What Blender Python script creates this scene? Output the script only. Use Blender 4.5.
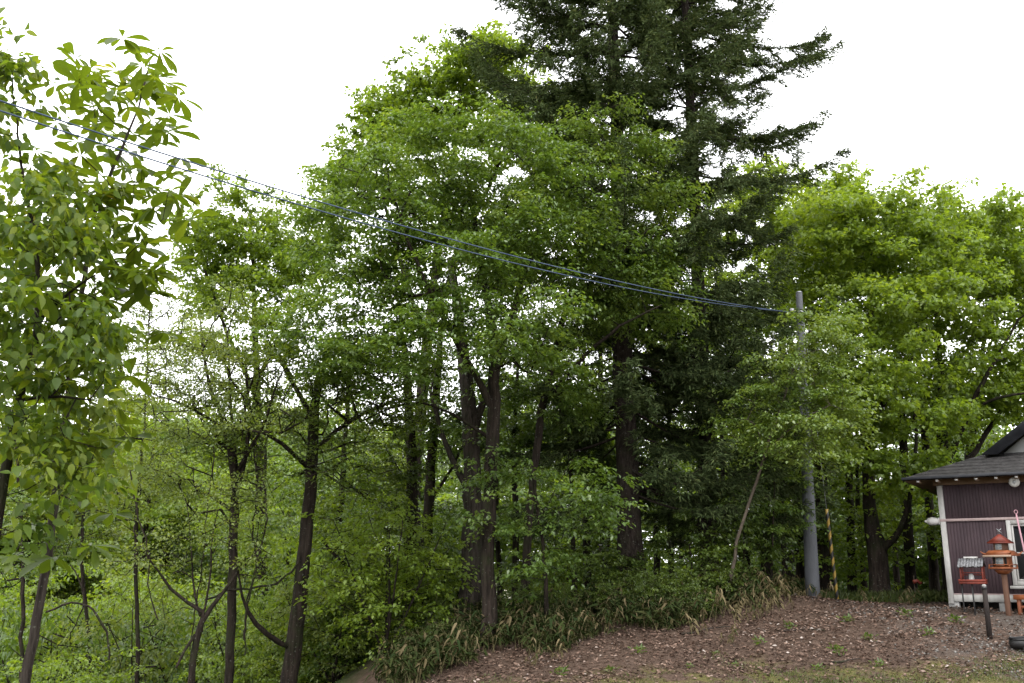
import bpy, math, random
import numpy as np

for o in list(bpy.data.objects):
    bpy.data.objects.remove(o)

# ------------------------------------------------------------------ camera, sky, sun, exposure
SC = bpy.context.scene
COL = SC.collection
FPX, PITCH, EYE = 955.0, math.radians(13.8), 1.6
CT, ST = math.cos(PITCH), math.sin(PITCH)
cd = bpy.data.cameras.new('camera')
cd.sensor_width = 36.0
cd.lens = 36.0 * FPX / 1024.0
cd.clip_start, cd.clip_end = 0.1, 6000.0
cam = bpy.data.objects.new('camera', cd)
cam.location = (0, 0, EYE)
cam.rotation_euler = (math.radians(90) + PITCH, 0, 0)
COL.objects.link(cam)
SC.camera = cam

SUN_EL, SUN_AZ = math.radians(58), math.radians(200)
w = bpy.data.worlds.new('World')
SC.world = w
w.use_nodes = True
nt = w.node_tree
nt.nodes.clear()
out = nt.nodes.new('ShaderNodeOutputWorld')
bg = nt.nodes.new('ShaderNodeBackground')
sky = nt.nodes.new('ShaderNodeTexSky')
sky.sky_type = 'NISHITA'
sky.sun_disc = False
sky.sun_elevation, sky.sun_rotation = SUN_EL, SUN_AZ
sky.air_density, sky.dust_density = 1.0, 4.0
hs = nt.nodes.new('ShaderNodeHueSaturation')
hs.inputs['Saturation'].default_value = 0.12
mix = nt.nodes.new('ShaderNodeMixRGB')           # a closed white cloud layer over the sky
mix.inputs[0].default_value = 0.85
mix.inputs[2].default_value = (14.0, 14.2, 14.4, 1)
bg.inputs['Strength'].default_value = 0.11
nt.links.new(sky.outputs[0], hs.inputs['Color'])
nt.links.new(hs.outputs[0], mix.inputs[1])
nt.links.new(mix.outputs[0], bg.inputs['Color'])
nt.links.new(bg.outputs[0], out.inputs['Surface'])

sd = bpy.data.lights.new('sun', 'SUN')
sd.energy, sd.angle, sd.color = 0.9, math.radians(25), (1.0, 0.97, 0.92)
sun = bpy.data.objects.new('sun', sd)
sun.rotation_euler = (math.pi / 2 - SUN_EL, 0, math.pi - SUN_AZ)
COL.objects.link(sun)

vs = SC.view_settings
vs.view_transform = 'Standard'
vs.look = 'None'
vs.exposure = 1.42
vs.gamma = 1.0
vs.use_curve_mapping = False
cy = SC.cycles
cy.max_bounces = 10
cy.diffuse_bounces = 6
cy.glossy_bounces = 2
cy.transmission_bounces = 8
cy.transparent_max_bounces = 4
cy.use_denoising = True
cy.caustics_reflective = False
cy.caustics_refractive = False

R0 = np.random.default_rng(7)

# ------------------------------------------------------------------ helpers: place, mesh, tag
def px_to(px, py, Y):
    """World point seen at (px, py) at distance Y ahead."""
    a, b = (px - 512) / FPX, (341.5 - py) / FPX
    t = Y / (CT - b * ST)
    return np.array([a * t, Y, EYE + t * (ST + b * CT)])

def noise2(x, y):
    return (np.sin(x * 1.3 + y * .7 + 1) + np.sin(x * -.8 + y * 1.9 + 2.3) + .6 * np.sin(x * 3.1 + y * 2.3) + .5 * np.sin(-x * 2.7 + y * 4.1 + .7)) / 3.1

def H(x, y):
    """Height of the ground."""
    x = np.asarray(x, float); y = np.asarray(y, float)
    t = np.clip((y - 13.6) / 6.6, 0, 1)
    base = t * t * (3 - 2 * t) * 1.0
    xc = -1.75 - 0.02 * (y - 16)
    s = (xc - x) * 1.3
    d = np.where(s > 30, s, np.log1p(np.exp(np.minimum(s, 30)))) / 1.3
    drop = 7.0 * (1 - np.exp(-0.95 * d / 7.0))
    s = (y - 33) * .5
    d = np.where(s > 30, s, np.log1p(np.exp(np.minimum(s, 30)))) / .5
    back = 8.5 * (1 - np.exp(-0.3 * d / 8.5))
    z = base - np.maximum(drop, back) - .25 * np.minimum(drop, back)
    # a low bank under the bamboo grass
    z = z + 0.22 * np.exp(-((x - 4.6) / 2.0) ** 2 - ((y - 20.3) / 1.3) ** 2)
    f = np.clip((y - 12) / 6, 0.15, 1)
    return z + f * (0.06 * noise2(x * .9, y * .9) + .030 * noise2(x * 3.1, y * 3.4) + .012 * noise2(x * 7.3, y * 6.7))

def ground_at(px, Y):
    a = (px - 512) / FPX
    x = a * Y
    for _ in range(5):
        z = float(H(x, Y))
        x = a * (Y * CT + (z - EYE) * ST)
    return np.array([x, Y, float(H(x, Y))])

def make_mesh(name, verts, faces, mat, tint=None, smooth=False):
    """faces: (F, k) array or list of such arrays."""
    me = bpy.data.meshes.new(name)
    verts = np.asarray(verts, np.float32)
    if not isinstance(faces, list):
        faces = [faces]
    faces = [np.asarray(f, np.int32) for f in faces if len(f)]
    loops = np.concatenate([f.ravel() for f in faces])
    sizes = np.concatenate([np.full(len(f), f.shape[1], np.int32) for f in faces])
    starts = np.concatenate([[0], np.cumsum(sizes)[:-1]]).astype(np.int32)
    me.vertices.add(len(verts)); me.vertices.foreach_set('co', verts.ravel())
    me.loops.add(len(loops)); me.loops.foreach_set('vertex_index', loops)
    me.polygons.add(len(sizes)); me.polygons.foreach_set('loop_start', starts)
    me.polygons.foreach_set('loop_total', sizes)
    if smooth:
        me.polygons.foreach_set('use_smooth', np.ones(len(sizes), bool))
    if tint is not None:
        at = me.attributes.new('tint', 'FLOAT', 'POINT')
        at.data.foreach_set('value', np.asarray(tint, np.float32))
    me.update(calc_edges=True)
    if mat:
        me.materials.append(mat)
    return me

def link(name, me, parent=None, label=None, cat=None, group=None, kind=None):
    o = bpy.data.objects.new(name, me)
    COL.objects.link(o)
    if parent is not None:
        o.parent = parent
    if label: o['label'] = label
    if cat: o['category'] = cat
    if group: o['group'] = group
    if kind: o['kind'] = kind
    return o

def thing(name, label, cat, loc=(0, 0, 0), rz=0.0, group=None):
    o = link(name, None, None, label, cat, group)
    o.empty_display_size = .3
    o.location = [float(v) for v in loc]
    o.rotation_euler = (0, 0, rz)
    return o

def copy_tree(root, loc, rz=0.0, sc=1.0, label=None, group=None):
    r = root.copy(); COL.objects.link(r)
    r.location = [float(v) for v in loc]; r.rotation_euler = (0, 0, rz)
    r.scale = (sc, sc, sc) if not isinstance(sc, tuple) else sc
    if label: r['label'] = label
    if group: r['group'] = group
    for ch in root.children:
        c = ch.copy(); COL.objects.link(c); c.parent = r
    return r

class MB:
    """Collects boxes, bars, tubes, discs and builds ONE mesh."""
    def __init__(s):
        s.v = []; s.f = {}; s.n = 0
    def add(s, v, f):
        v = np.asarray(v, float)
        for q in f:
            s.f.setdefault(len(q), []).append([i + s.n for i in q])
        s.v.append(v); s.n += len(v)
        return s
    def box(s, x0, x1, y0, y1, z0, z1, bev=0.0, M=None):
        b = min(bev, (x1 - x0) / 2.5, (y1 - y0) / 2.5, (z1 - z0) / 2.5)
        if b <= 0:
            v = [(x, y, z) for z in (z0, z1) for y in (y0, y1) for x in (x0, x1)]
            f = [(0, 2, 3, 1), (4, 5, 7, 6), (0, 1, 5, 4), (2, 6, 7, 3), (0, 4, 6, 2), (1, 3, 7, 5)]
        else:
            v = []; idx = {}
            X = (x0, x1); Y = (y0, y1); Z = (z0, z1)
            for i in (0, 1):
                for j in (0, 1):
                    for k in (0, 1):
                        sx, sy, sz = (1 - 2 * i), (1 - 2 * j), (1 - 2 * k)
                        for a in range(3):
                            p = [X[i] + sx * b, Y[j] + sy * b, Z[k] + sz * b]
                            p[a] = (X, Y, Z)[a][(i, j, k)[a]]
                            idx[(i, j, k, a)] = len(v); v.append(tuple(p))
            f = []
            def q(lst): f.append(tuple(idx[t] for t in lst))
            for a in range(3):
                o1, o2 = [t for t in range(3) if t != a]
                for sgn in (0, 1):
                    cs = []
                    for (p, r) in ((0, 0), (1, 0), (1, 1), (0, 1)):
                        c = [0, 0, 0]; c[a] = sgn; c[o1] = p; c[o2] = r
                        cs.append((c[0], c[1], c[2], a))
                    q(cs)
            for a in range(3):
                o1, o2 = [t for t in range(3) if t != a]
                for p in (0, 1):
                    for r in (0, 1):
                        c0 = [0, 0, 0]; c0[o1] = p; c0[o2] = r
                        c1 = list(c0); c1[a] = 1
                        q([(*c0, o1), (*c1, o1), (*c1, o2), (*c0, o2)])
            for i in (0, 1):
                for j in (0, 1):
                    for k in (0, 1):
                        q([(i, j, k, 0), (i, j, k, 1), (i, j, k, 2)])
        v = np.array(v)
        if M is not None:
            v = v @ np.array(M[0]).T + np.array(M[1])
        return s.add(v, f)
    def tube(s, pts, rad, n=8, caps=True):
        v, f = tube_arrays(np.asarray(pts, float), np.broadcast_to(rad, len(pts)), n)
        fl = [tuple(q) for q in f]
        if caps:
            m = len(pts)
            fl.append(tuple(range(n - 1, -1, -1))); fl.append(tuple((m - 1) * n + i for i in range(n)))
        return s.add(v, fl)
    def prism(s, poly, axis, a0, a1):
        """Extrude a 2D polygon along axis 0/1/2 from a0 to a1."""
        n = len(poly); v = []
        for a in (a0, a1):
            for p in poly:
                c = list(p); c.insert(axis, a); v.append(c)
        f = [tuple(range(n)), tuple(range(2 * n - 1, n - 1, -1))]
        for i in range(n):
            j = (i + 1) % n
            f.append((i, i + n, j + n, j))
        return s.add(v, f)
    def build(s, name, mat, parent=None, smooth=False, **kw):
        import bmesh
        me = make_mesh(name, np.concatenate(s.v), [np.array(q) for q in s.f.values()], mat, smooth=smooth)
        bm = bmesh.new(); bm.from_mesh(me); bmesh.ops.recalc_face_normals(bm, faces=bm.faces); bm.to_mesh(me); bm.free()
        return link(name, me, parent, **kw)

def tube_arrays(P, r, n, wob=None):
    m = len(P)
    T = np.gradient(P, axis=0) if m > 2 else np.repeat((P[1:] - P[:-1]), m, 0)
    T /= np.linalg.norm(T, axis=1, keepdims=True) + 1e-9
    mean = T.mean(0)
    ref = np.eye(3)[np.argmin(np.abs(mean))]
    U = np.cross(T, ref); U /= np.linalg.norm(U, axis=1, keepdims=True) + 1e-9
    V = np.cross(T, U)
    a = np.arange(n) * 2 * np.pi / n
    rr = np.asarray(r)[:, None] * np.ones(n)
    if wob is not None:
        rr = rr * wob
    v = P[:, None, :] + rr[:, :, None] * (np.cos(a)[None, :, None] * U[:, None, :] + np.sin(a)[None, :, None] * V[:, None, :])
    i = np.arange(m - 1)[:, None] * n; j = np.arange(n)[None, :]; k = (j + 1) % n
    f = np.stack([i + j, i + k, i + n + k, i + n + j], -1).reshape(-1, 4)
    return v.reshape(-1, 3), f

# ------------------------------------------------------------------ materials
def mat_nodes(name):
    m = bpy.data.materials.new(name); m.use_nodes = True
    t = m.node_tree; t.nodes.clear()
    o = t.nodes.new('ShaderNodeOutputMaterial')
    return m, t, o

def N(t, typ, **kw):
    n = t.nodes.new(typ)
    for k, v in kw.items():
        if k.startswith('_'): setattr(n, k[1:], v)
        else: n.inputs[k].default_value = v
    return n

def ramp(t, fac, stops):
    r = t.nodes.new('ShaderNodeValToRGB')
    e = r.color_ramp.elements
    while len(e) < len(stops): e.new(.5)
    for el, (p, c) in zip(e, stops):
        el.position = p; el.color = (*c, 1)
    t.links.new(fac, r.inputs[0])
    return r.outputs[0]

def leaf_mat(name, stops, trans=(1.65, 1.55, .5), tw=.45, rough=.42, spec=.5):
    m, t, o = mat_nodes(name)
    at = N(t, 'ShaderNodeAttribute', _attribute_name='tint')
    col = ramp(t, at.outputs['Fac'], stops)
    p = N(t, 'ShaderNodeBsdfPrincipled', Roughness=rough)
    p.inputs['Specular IOR Level'].default_value = spec
    t.links.new(col, p.inputs['Base Color'])
    mul = N(t, 'ShaderNodeMixRGB', _blend_type='MULTIPLY'); mul.inputs[0].default_value = 1
    mul.inputs[2].default_value = (*trans, 1)
    t.links.new(col, mul.inputs[1])
    tr = N(t, 'ShaderNodeBsdfTranslucent')
    t.links.new(mul.outputs[0], tr.inputs['Color'])
    mx = N(t, 'ShaderNodeMixShader'); mx.inputs[0].default_value = tw
    t.links.new(p.outputs[0], mx.inputs[1]); t.links.new(tr.outputs[0], mx.inputs[2])
    t.links.new(mx.outputs[0], o.inputs['Surface'])
    return m

def solid(name, c1, c2=None, rough=.7, scale=6.0, stretch=(1, 1, 1), bump=.0, bscale=None, spec=.3, metal=0, detail=5):
    m, t, o = mat_nodes(name)
    tc = N(t, 'ShaderNodeTexCoord')
    mp = N(t, 'ShaderNodeMapping'); mp.inputs['Scale'].default_value = stretch
    t.links.new(tc.outputs['Object'], mp.inputs['Vector'])
    nz = N(t, 'ShaderNodeTexNoise', Scale=scale, Detail=detail, Roughness=.62)
    t.links.new(mp.outputs[0], nz.inputs['Vector'])
    col = ramp(t, nz.outputs['Fac'], [(.3, c1), (.7, c2 or c1)])
    p = N(t, 'ShaderNodeBsdfPrincipled', Roughness=rough, Metallic=metal)
    p.inputs['Specular IOR Level'].default_value = spec
    t.links.new(col, p.inputs['Base Color'])
    if bump:
        n2 = N(t, 'ShaderNodeTexNoise', Scale=bscale or scale * 3, Detail=5)
        t.links.new(mp.outputs[0], n2.inputs['Vector'])
        b = N(t, 'ShaderNodeBump', Strength=bump, Distance=.03)
        t.links.new(n2.outputs['Fac'], b.inputs['Height'])
        t.links.new(b.outputs[0], p.inputs['Normal'])
    t.links.new(p.outputs[0], o.inputs['Surface'])
    return m

G = {}
G['spring'] = leaf_mat('leaf_spring', [(0, (.068, .106, .012)), (.5, (.130, .198, .026)), (1, (.20, .265, .042))], tw=.52)
G['mid'] = leaf_mat('leaf_mid', [(0, (.044, .076, .014)), (.5, (.080, .136, .028)), (1, (.148, .20, .050))], tw=.45, rough=.36, spec=.6)
G['deep'] = leaf_mat('leaf_deep', [(0, (.030, .054, .010)), (.6, (.066, .102, .017)), (1, (.115, .155, .026))], tw=.42)
G['soft'] = leaf_mat('leaf_soft', [(0, (.060, .088, .022)), (.5, (.115, .155, .036)), (1, (.18, .215, .055))], tw=.45, rough=.55)
G['magnolia'] = leaf_mat('leaf_magnolia', [(0, (.055, .09, .010)), (.6, (.082, .122, .016)), (.95, (.125, .16, .020)), (1, (.20, .19, .025))], trans=(1.5, 1.4, .45), tw=.55, rough=.42)
G['droop'] = leaf_mat('leaf_droop', [(0, (.032, .062, .012)), (.6, (.082, .13, .021)), (1, (.165, .20, .026))], tw=.58, rough=.5, spec=.3)
G['needle'] = leaf_mat('needle', [(0, (.026, .042, .017)), (.5, (.066, .092, .036)), (.9, (.112, .135, .052)), (1, (.12, .12, .045))], trans=(1, 1, .5), tw=.15, rough=.85, spec=.08)
G['sasa'] = leaf_mat('leaf_sasa', [(0, (.012, .024, .006)), (.40, (.032, .044, .011)), (.55, (.065, .056, .024)), (.85, (.11, .086, .045)), (1, (.22, .175, .10))], trans=(1.1, 1.0, .6), tw=.2, rough=.8, spec=.12)
G['litter'] = leaf_mat('leaf_litter', [(0, (.034, .021, .015)), (.35, (.105, .063, .045)), (.7, (.185, .122, .092)), (.9, (.26, .20, .17)), (1, (.36, .31, .28))], trans=(1, 1, 1), tw=.1, rough=.7, spec=.25)
G['grass'] = leaf_mat('grass_blade', [(0, (.045, .068, .014)), (.6, (.085, .112, .026)), (1, (.18, .14, .07))], tw=.3, rough=.55)
def bark(name, c1, c2, moss, sc, st):
    m = solid(name, c1, c2, .95, sc, st, 1.0, 12, spec=.08)
    t = m.node_tree
    p = next(n for n in t.nodes if n.type == 'BSDF_PRINCIPLED')
    src = p.inputs['Base Color'].links[0].from_socket
    tc = next(n for n in t.nodes if n.type == 'TEX_COORD')
    nz = N(t, 'ShaderNodeTexNoise', Scale=1.7, Detail=6, Roughness=.7)
    t.links.new(tc.outputs['Object'], nz.inputs['Vector'])
    f = ramp(t, nz.outputs['Fac'], [(.50, (0, 0, 0)), (.66, (.75, .75, .75))])
    mx = N(t, 'ShaderNodeMixRGB'); mx.inputs[2].default_value = (*moss, 1)
    t.links.new(f, mx.inputs[0]); t.links.new(src, mx.inputs[1]); t.links.new(mx.outputs[0], p.inputs['Base Color'])
    n2 = N(t, 'ShaderNodeTexNoise', Scale=26, Detail=3)
    t.links.new(tc.outputs['Object'], n2.inputs['Vector'])
    f2 = ramp(t, n2.outputs['Fac'], [(.66, (0, 0, 0)), (.70, (.6, .6, .6))])
    m2 = N(t, 'ShaderNodeMixRGB'); m2.inputs[2].default_value = (.12, .125, .105, 1)
    t.links.new(f2, m2.inputs[0]); t.links.new(mx.outputs[0], m2.inputs[1]); t.links.new(m2.outputs[0], p.inputs['Base Color'])
    return m
G['bark'] = bark('bark_dark', (.005, .004, .003), (.036, .027, .022), (.020, .026, .010), 6, (3, 3, .45))
G['bark_grey'] = bark('bark_grey', (.008, .006, .005), (.058, .047, .040), (.030, .034, .018), 6, (3, 3, .4))
G['bark_pale'] = solid('bark_pale', (.040, .032, .025), (.10, .08, .062), .9, 5, (2, 2, .6), .5, 14, spec=.12)
G['bark_red'] = bark('bark_spruce', (.006, .004, .0035), (.035, .027, .023), (.024, .024, .014), 8, (2.4, 2.4, .7))

# ------------------------------------------------------------------ tree machinery
DIAMOND = (np.array([(0, 0, 0), (.45, .5, .10), (1, 0, -.03), (.45, -.5, .10)]), np.array([(0, 3, 2), (0, 2, 1)]))
OVATE = (np.array([(0, 0, 0), (.28, .44, .09), (.62, .40, .07), (1, 0, -.10), (.62, -.40, .07), (.28, -.44, .09)]),
         np.array([(0, 3, 2, 1), (0, 5, 4, 3)]))
def long_leaf(ws, sag):
    """A leaf of several segments; ws = [(along, half width)], drooping by sag."""
    v = []; f = []
    for i, (t, wd) in enumerate(ws):
        z = -sag * t * t
        v += [(t, wd, z + .16 * wd), (t, 0, z), (t, -wd, z + .16 * wd)]
        if i:
            a = 3 * (i - 1); b = 3 * i
            f += [(a, a + 1, b + 1, b), (a + 1, a + 2, b + 2, b + 1)]
    return np.array(v), np.array(f)
OBOVATE = long_leaf([(0, .03), (.12, .10), (.35, .30), (.58, .46), (.76, .48), (.9, .34), (.97, .15), (1, .0)], .16)
DROOPY = long_leaf([(0, .04), (.12, .30), (.32, .48), (.55, .44), (.8, .22), (1, .02)], .22)
BLADE = long_leaf([(0, .12), (.2, .5), (.5, .46), (.8, .25), (1, .02)], .45)

def leaves(pos, head, pitch, roll, L, W, tint, tmpl):
    """Many leaves from flat arrays -> verts, faces, tint per vertex."""
    pos = pos.reshape(-1, 3); n = len(pos)
    head, pitch, roll, L, W, tint = [np.broadcast_to(a, n).reshape(-1) if np.ndim(a) == 0 else np.asarray(a).reshape(-1) for a in (head, pitch, roll, L, W, tint)]
    ch, sh, cp, sp = np.cos(head), np.sin(head), np.cos(pitch), np.sin(pitch)
    ax = np.stack([ch * cp, sh * cp, sp], 1)
    sd = np.stack([-sh, ch, 0 * ch], 1)
    nr = np.cross(ax, sd)
    cr, sr = np.cos(roll)[:, None], np.sin(roll)[:, None]
    s2 = sd * cr + nr * sr
    n2 = nr * cr - sd * sr
    T, F = tmpl
    v = (pos[:, None, :] + T[None, :, 0, None] * (L[:, None] * ax)[:, None, :] + T[None, :, 1, None] * (W[:, None] * s2)[:, None, :]
         + T[None, :, 2, None] * (L[:, None] * n2)[:, None, :])
    f = (np.arange(n) * len(T))[:, None, None] + F[None]
    return v.reshape(-1, 3), f.reshape(-1, F.shape[1]), np.repeat(tint, len(T))

def sprays(rng, A, D, T=5, K=9, R=.5, droop=.5, L=.085, W=.05, tmpl=DIAMOND, tilt=.05, jit=1.0, tb=None, leafpitch=-.25):
    """Flat layered sprays of leaves at every point of A, each heading along D."""
    n = len(A)
    yaw = np.arctan2(D[:, 1], D[:, 0]) + rng.normal(0, .35, n)
    Rn = R * rng.uniform(.65, 1.25, n)
    tl = tilt + rng.normal(0, .22 * jit, n)
    phi = np.linspace(-1.25, 1.25, T)[None, :, None] + rng.normal(0, .16, (n, T, 1))
    k = (np.arange(K)[None, None, :] + rng.uniform(.2, .9, (n, T, K))) / K
    s = k * Rn[:, None, None] * (1 - .3 * np.abs(phi))
    h = yaw[:, None, None] + phi
    z = tl[:, None, None] * s - droop * s * s / R + rng.normal(0, .03 * jit, s.shape)
    P = np.stack([s * np.cos(h), s * np.sin(h), z], -1) + A[:, None, None, :] + rng.normal(0, .02, s.shape + (3,))
    side = np.where(np.arange(K) % 2 == 0, 1, -1)[None, None, :]
    head = h + side * rng.uniform(.4, 1.3, s.shape) + rng.normal(0, .25, s.shape)
    pitch = leafpitch - droop * .8 * k + rng.normal(0, .3 * jit, s.shape)
    roll = rng.normal(0, .4 * jit, s.shape)
    sz = rng.uniform(.65, 1.25, s.shape)
    base = rng.normal(.45, .16, n) if tb is None else tb + rng.normal(0, .12, n)
    tint = np.clip(base[:, None, None] + rng.normal(0, .13, s.shape) + .12 * k, 0, 1)
    return leaves(P, head, pitch, roll, L * sz, W * sz, tint, tmpl)

def blob(rng, cx, cyy, Y, rx, ry, rd, n, shell=.5):
    """Points through a crown lobe seen round (cx, cyy) at distance Y; rx, ry in pixels there, rd in metres."""
    c = px_to(cx, cyy, Y)
    m = Y / (CT * FPX)
    k = 6
    q = max(4, int(n / k * 1.1)); n = q * k
    d = rng.normal(size=(q, 3)); d /= np.linalg.norm(d, axis=1, keepdims=True)
    r = rng.uniform(0, 1, q) ** (1 / 3.) ; r = r * (1 - shell) + shell * r ** .4
    r = r * rng.uniform(.9, 1.17, q)
    ce = c + d * r[:, None] * np.array([rx * m, rd, ry * m])
    s = np.clip(.012 * Y, .14, .34) * rng.uniform(.6, 1.3, (q, 1, 1))
    off = rng.normal(size=(q, k, 3)) * s * np.array([1, 1, .8])
    return (ce[:, None, :] + off).reshape(-1, 3)

def resample(P, rad, step):
    P = np.asarray(P, float); rad = np.asarray(rad, float)
    s = np.concatenate([[0], np.cumsum(np.linalg.norm(np.diff(P, axis=0), axis=1))])
    m = max(2, int(s[-1] / step) + 1)
    # smooth curve through the points
    q = np.linspace(0, s[-1], m)
    out = np.stack([np.interp(q, s, P[:, i]) for i in range(3)], 1)
    for _ in range(2):
        out[1:-1] = .25 * out[:-2] + .5 * out[1:-1] + .25 * out[2:]
    return out, np.interp(q, s, rad)

def skeleton(rng, lines, A, step=.38, rise=.55, tip=.005, wander=.10, power=2.3):
    """lines: [(points, radii)] trunk first, then limbs. A: points the twigs must reach. Returns verts, faces, twig direction at each A."""
    cap = 60000
    pos = np.zeros((cap, 3)); par = np.full(cap, -1); fix = np.zeros(cap); n = 0
    for li, (P, r) in enumerate(lines):
        P, r = resample(P, r, step * .8)
        P[1:-1] += rng.normal(0, .028 * step, P[1:-1].shape)
        if li:
            j = int(np.argmin(np.linalg.norm(pos[:n] - P[0], axis=1)))
        else:
            j = -1
        for p, rr in zip(P, r):
            pos[n] = p; par[n] = j; fix[n] = rr; j = n; n += 1
    nb = n
    d0 = np.min(np.linalg.norm(A[:, None, :] - pos[None, :n:2, :], axis=2), axis=1)
    order = np.argsort(d0)
    D = np.zeros_like(A)
    low = len(resample(lines[0][0], lines[0][1], step * .8)[0])
    for a in order:
        p = A[a]
        df = pos[:n] - p
        dist = np.sqrt((df * df).sum(1))
        cost = dist + rise * np.maximum(0, df[:, 2] + .25 * np.hypot(df[:, 0], df[:, 1]))
        j = int(np.argmin(cost))
        L = dist[j]
        m = max(1, int(L / step))
        q0 = pos[j].copy()
        bow = rng.normal(0, wander * L, 3); bow[2] += .06 * L
        if n + m >= cap: break
        for i in range(1, m + 1):
            t = i / m
            pos[n] = q0 + (p - q0) * t + bow * math.sin(math.pi * t) * (1 if m > 1 else 0)
            par[n] = j; j = n; n += 1
        d = p - (q0 if m < 2 else pos[n - 2])
        D[a] = d
    pos = pos[:n]; par = par[:n]; fix = fix[:n]
    acc = np.zeros(n); r = np.zeros(n); kids = [[] for _ in range(n)]
    for i in range(n - 1, -1, -1):
        r[i] = max(tip, acc[i] ** (1 / power))
        if fix[i]: r[i] = max(fix[i], min(r[i], fix[i] * 1.15))
        if par[i] >= 0:
            acc[par[i]] += r[i] ** power; kids[par[i]].append(i)
    for i in range(n):
        if par[i] >= 0 and not fix[i]:
            r[i] = min(r[i], .85 * r[par[i]])
    V = []; F = []; nv = 0
    stack = [(0, -1)]
    while stack:
        s, p = stack.pop()
        ch = [p] if p >= 0 else []
        i = s
        while True:
            ch.append(i)
            if not kids[i]: break
            ks = sorted(kids[i], key=lambda k: -r[k])
            # a fixed line keeps on along itself
            ks.sort(key=lambda k: 0 if (fix[k] and fix[i] and k == i + 1) else 1)
            for k in ks[1:]: stack.append((k, i))
            i = ks[0]
        if len(ch) < 2: continue
        P = pos[ch]; rr = r[ch].copy()
        if p >= 0: rr[0] = rr[1]
        rm = rr.max()
        ns = 12 if rm > .12 else 8 if rm > .05 else 5 if rm > .018 else 3
        wob = None
        if rm > .05:
            wob = 1 + rng.normal(0, .05, (len(ch), ns)); wob[1:] = .5 * wob[1:] + .5 * wob[:-1]
        v, f = tube_arrays(P, rr, ns, wob)
        V.append(v); F.append(f + nv); nv += len(v)
    return np.concatenate(V), np.concatenate(F), D

def flare(P, r):
    """Give the foot of a trunk a root flare and bury it a little."""
    P = np.asarray(P, float); r = np.asarray(r, float)
    d = P[1] - P[0]; ln = np.linalg.norm(d); d /= ln; ln = min(ln, 1.0)
    return (np.concatenate([[P[0] - d * .35, P[0] + d * .02 * ln, P[0] + d * .30 * ln, P[0] + d * .8 * ln], P[1:]]),
            np.concatenate([[r[0] * 1.9, r[0] * 1.45, r[0] * 1.12, r[0]], r[1:]]))

def trace(px_list, Y0, base=True, rng=R0, wanderY=.25, foot=None):
    """Pixel trail [(px, py, radius m, dY)] -> points, radii; the foot goes down to the ground."""
    P = [px_to(a, b, Y0 + d) for a, b, r, d in px_list]; r = [q[2] for q in px_list]
    if base:
        p = P[0].copy(); g = float(H(p[0], p[1]))
        if p[2] > g + .4:
            q = p + (P[0] - P[1]) / max(.3, P[1][2] - P[0][2]) * min(p[2] - g, 3.0); q[2] = float(H(q[0], q[1])); P = [q] + P; r = [r[0] * 1.1] + r
        else:
            P[0][2] = min(P[0][2], g)
        return flare(P, r)
    return np.array(P), np.array(r)

def tree(name, label, cat, trunk, limbs, A, leaf, seed, group=None, bark='bark', skel={}, tb=None, **sp):
    rng = np.random.default_rng(seed)
    base = trunk[0][1].copy()
    lines = [(trunk[0] - base, trunk[1])] + [(l[0] - base, l[1]) for l in limbs]
    A = A - base
    v, f, D = skeleton(rng, lines, A, **skel)
    root = thing(name, label, cat, base, 0, group)
    link('trunk', make_mesh('trunk', v, f, G[bark], smooth=True), root)
    if tb is None:
        zz = A[:, 2]
        b0 = .40 + .16 * (noise2(A[:, 0] * 1.1, A[:, 2] * 1.3)) + .1 * rng.normal(size=len(A))
    else:
        b0 = tb + .16 * (noise2(A[:, 0] * 1.1, A[:, 2] * 1.3))
    v, f, ti = sprays(rng, A, D, tb=b0, **sp)
    link('crown', make_mesh('crown', v, f, G[leaf], tint=ti), root)
    return root


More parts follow.
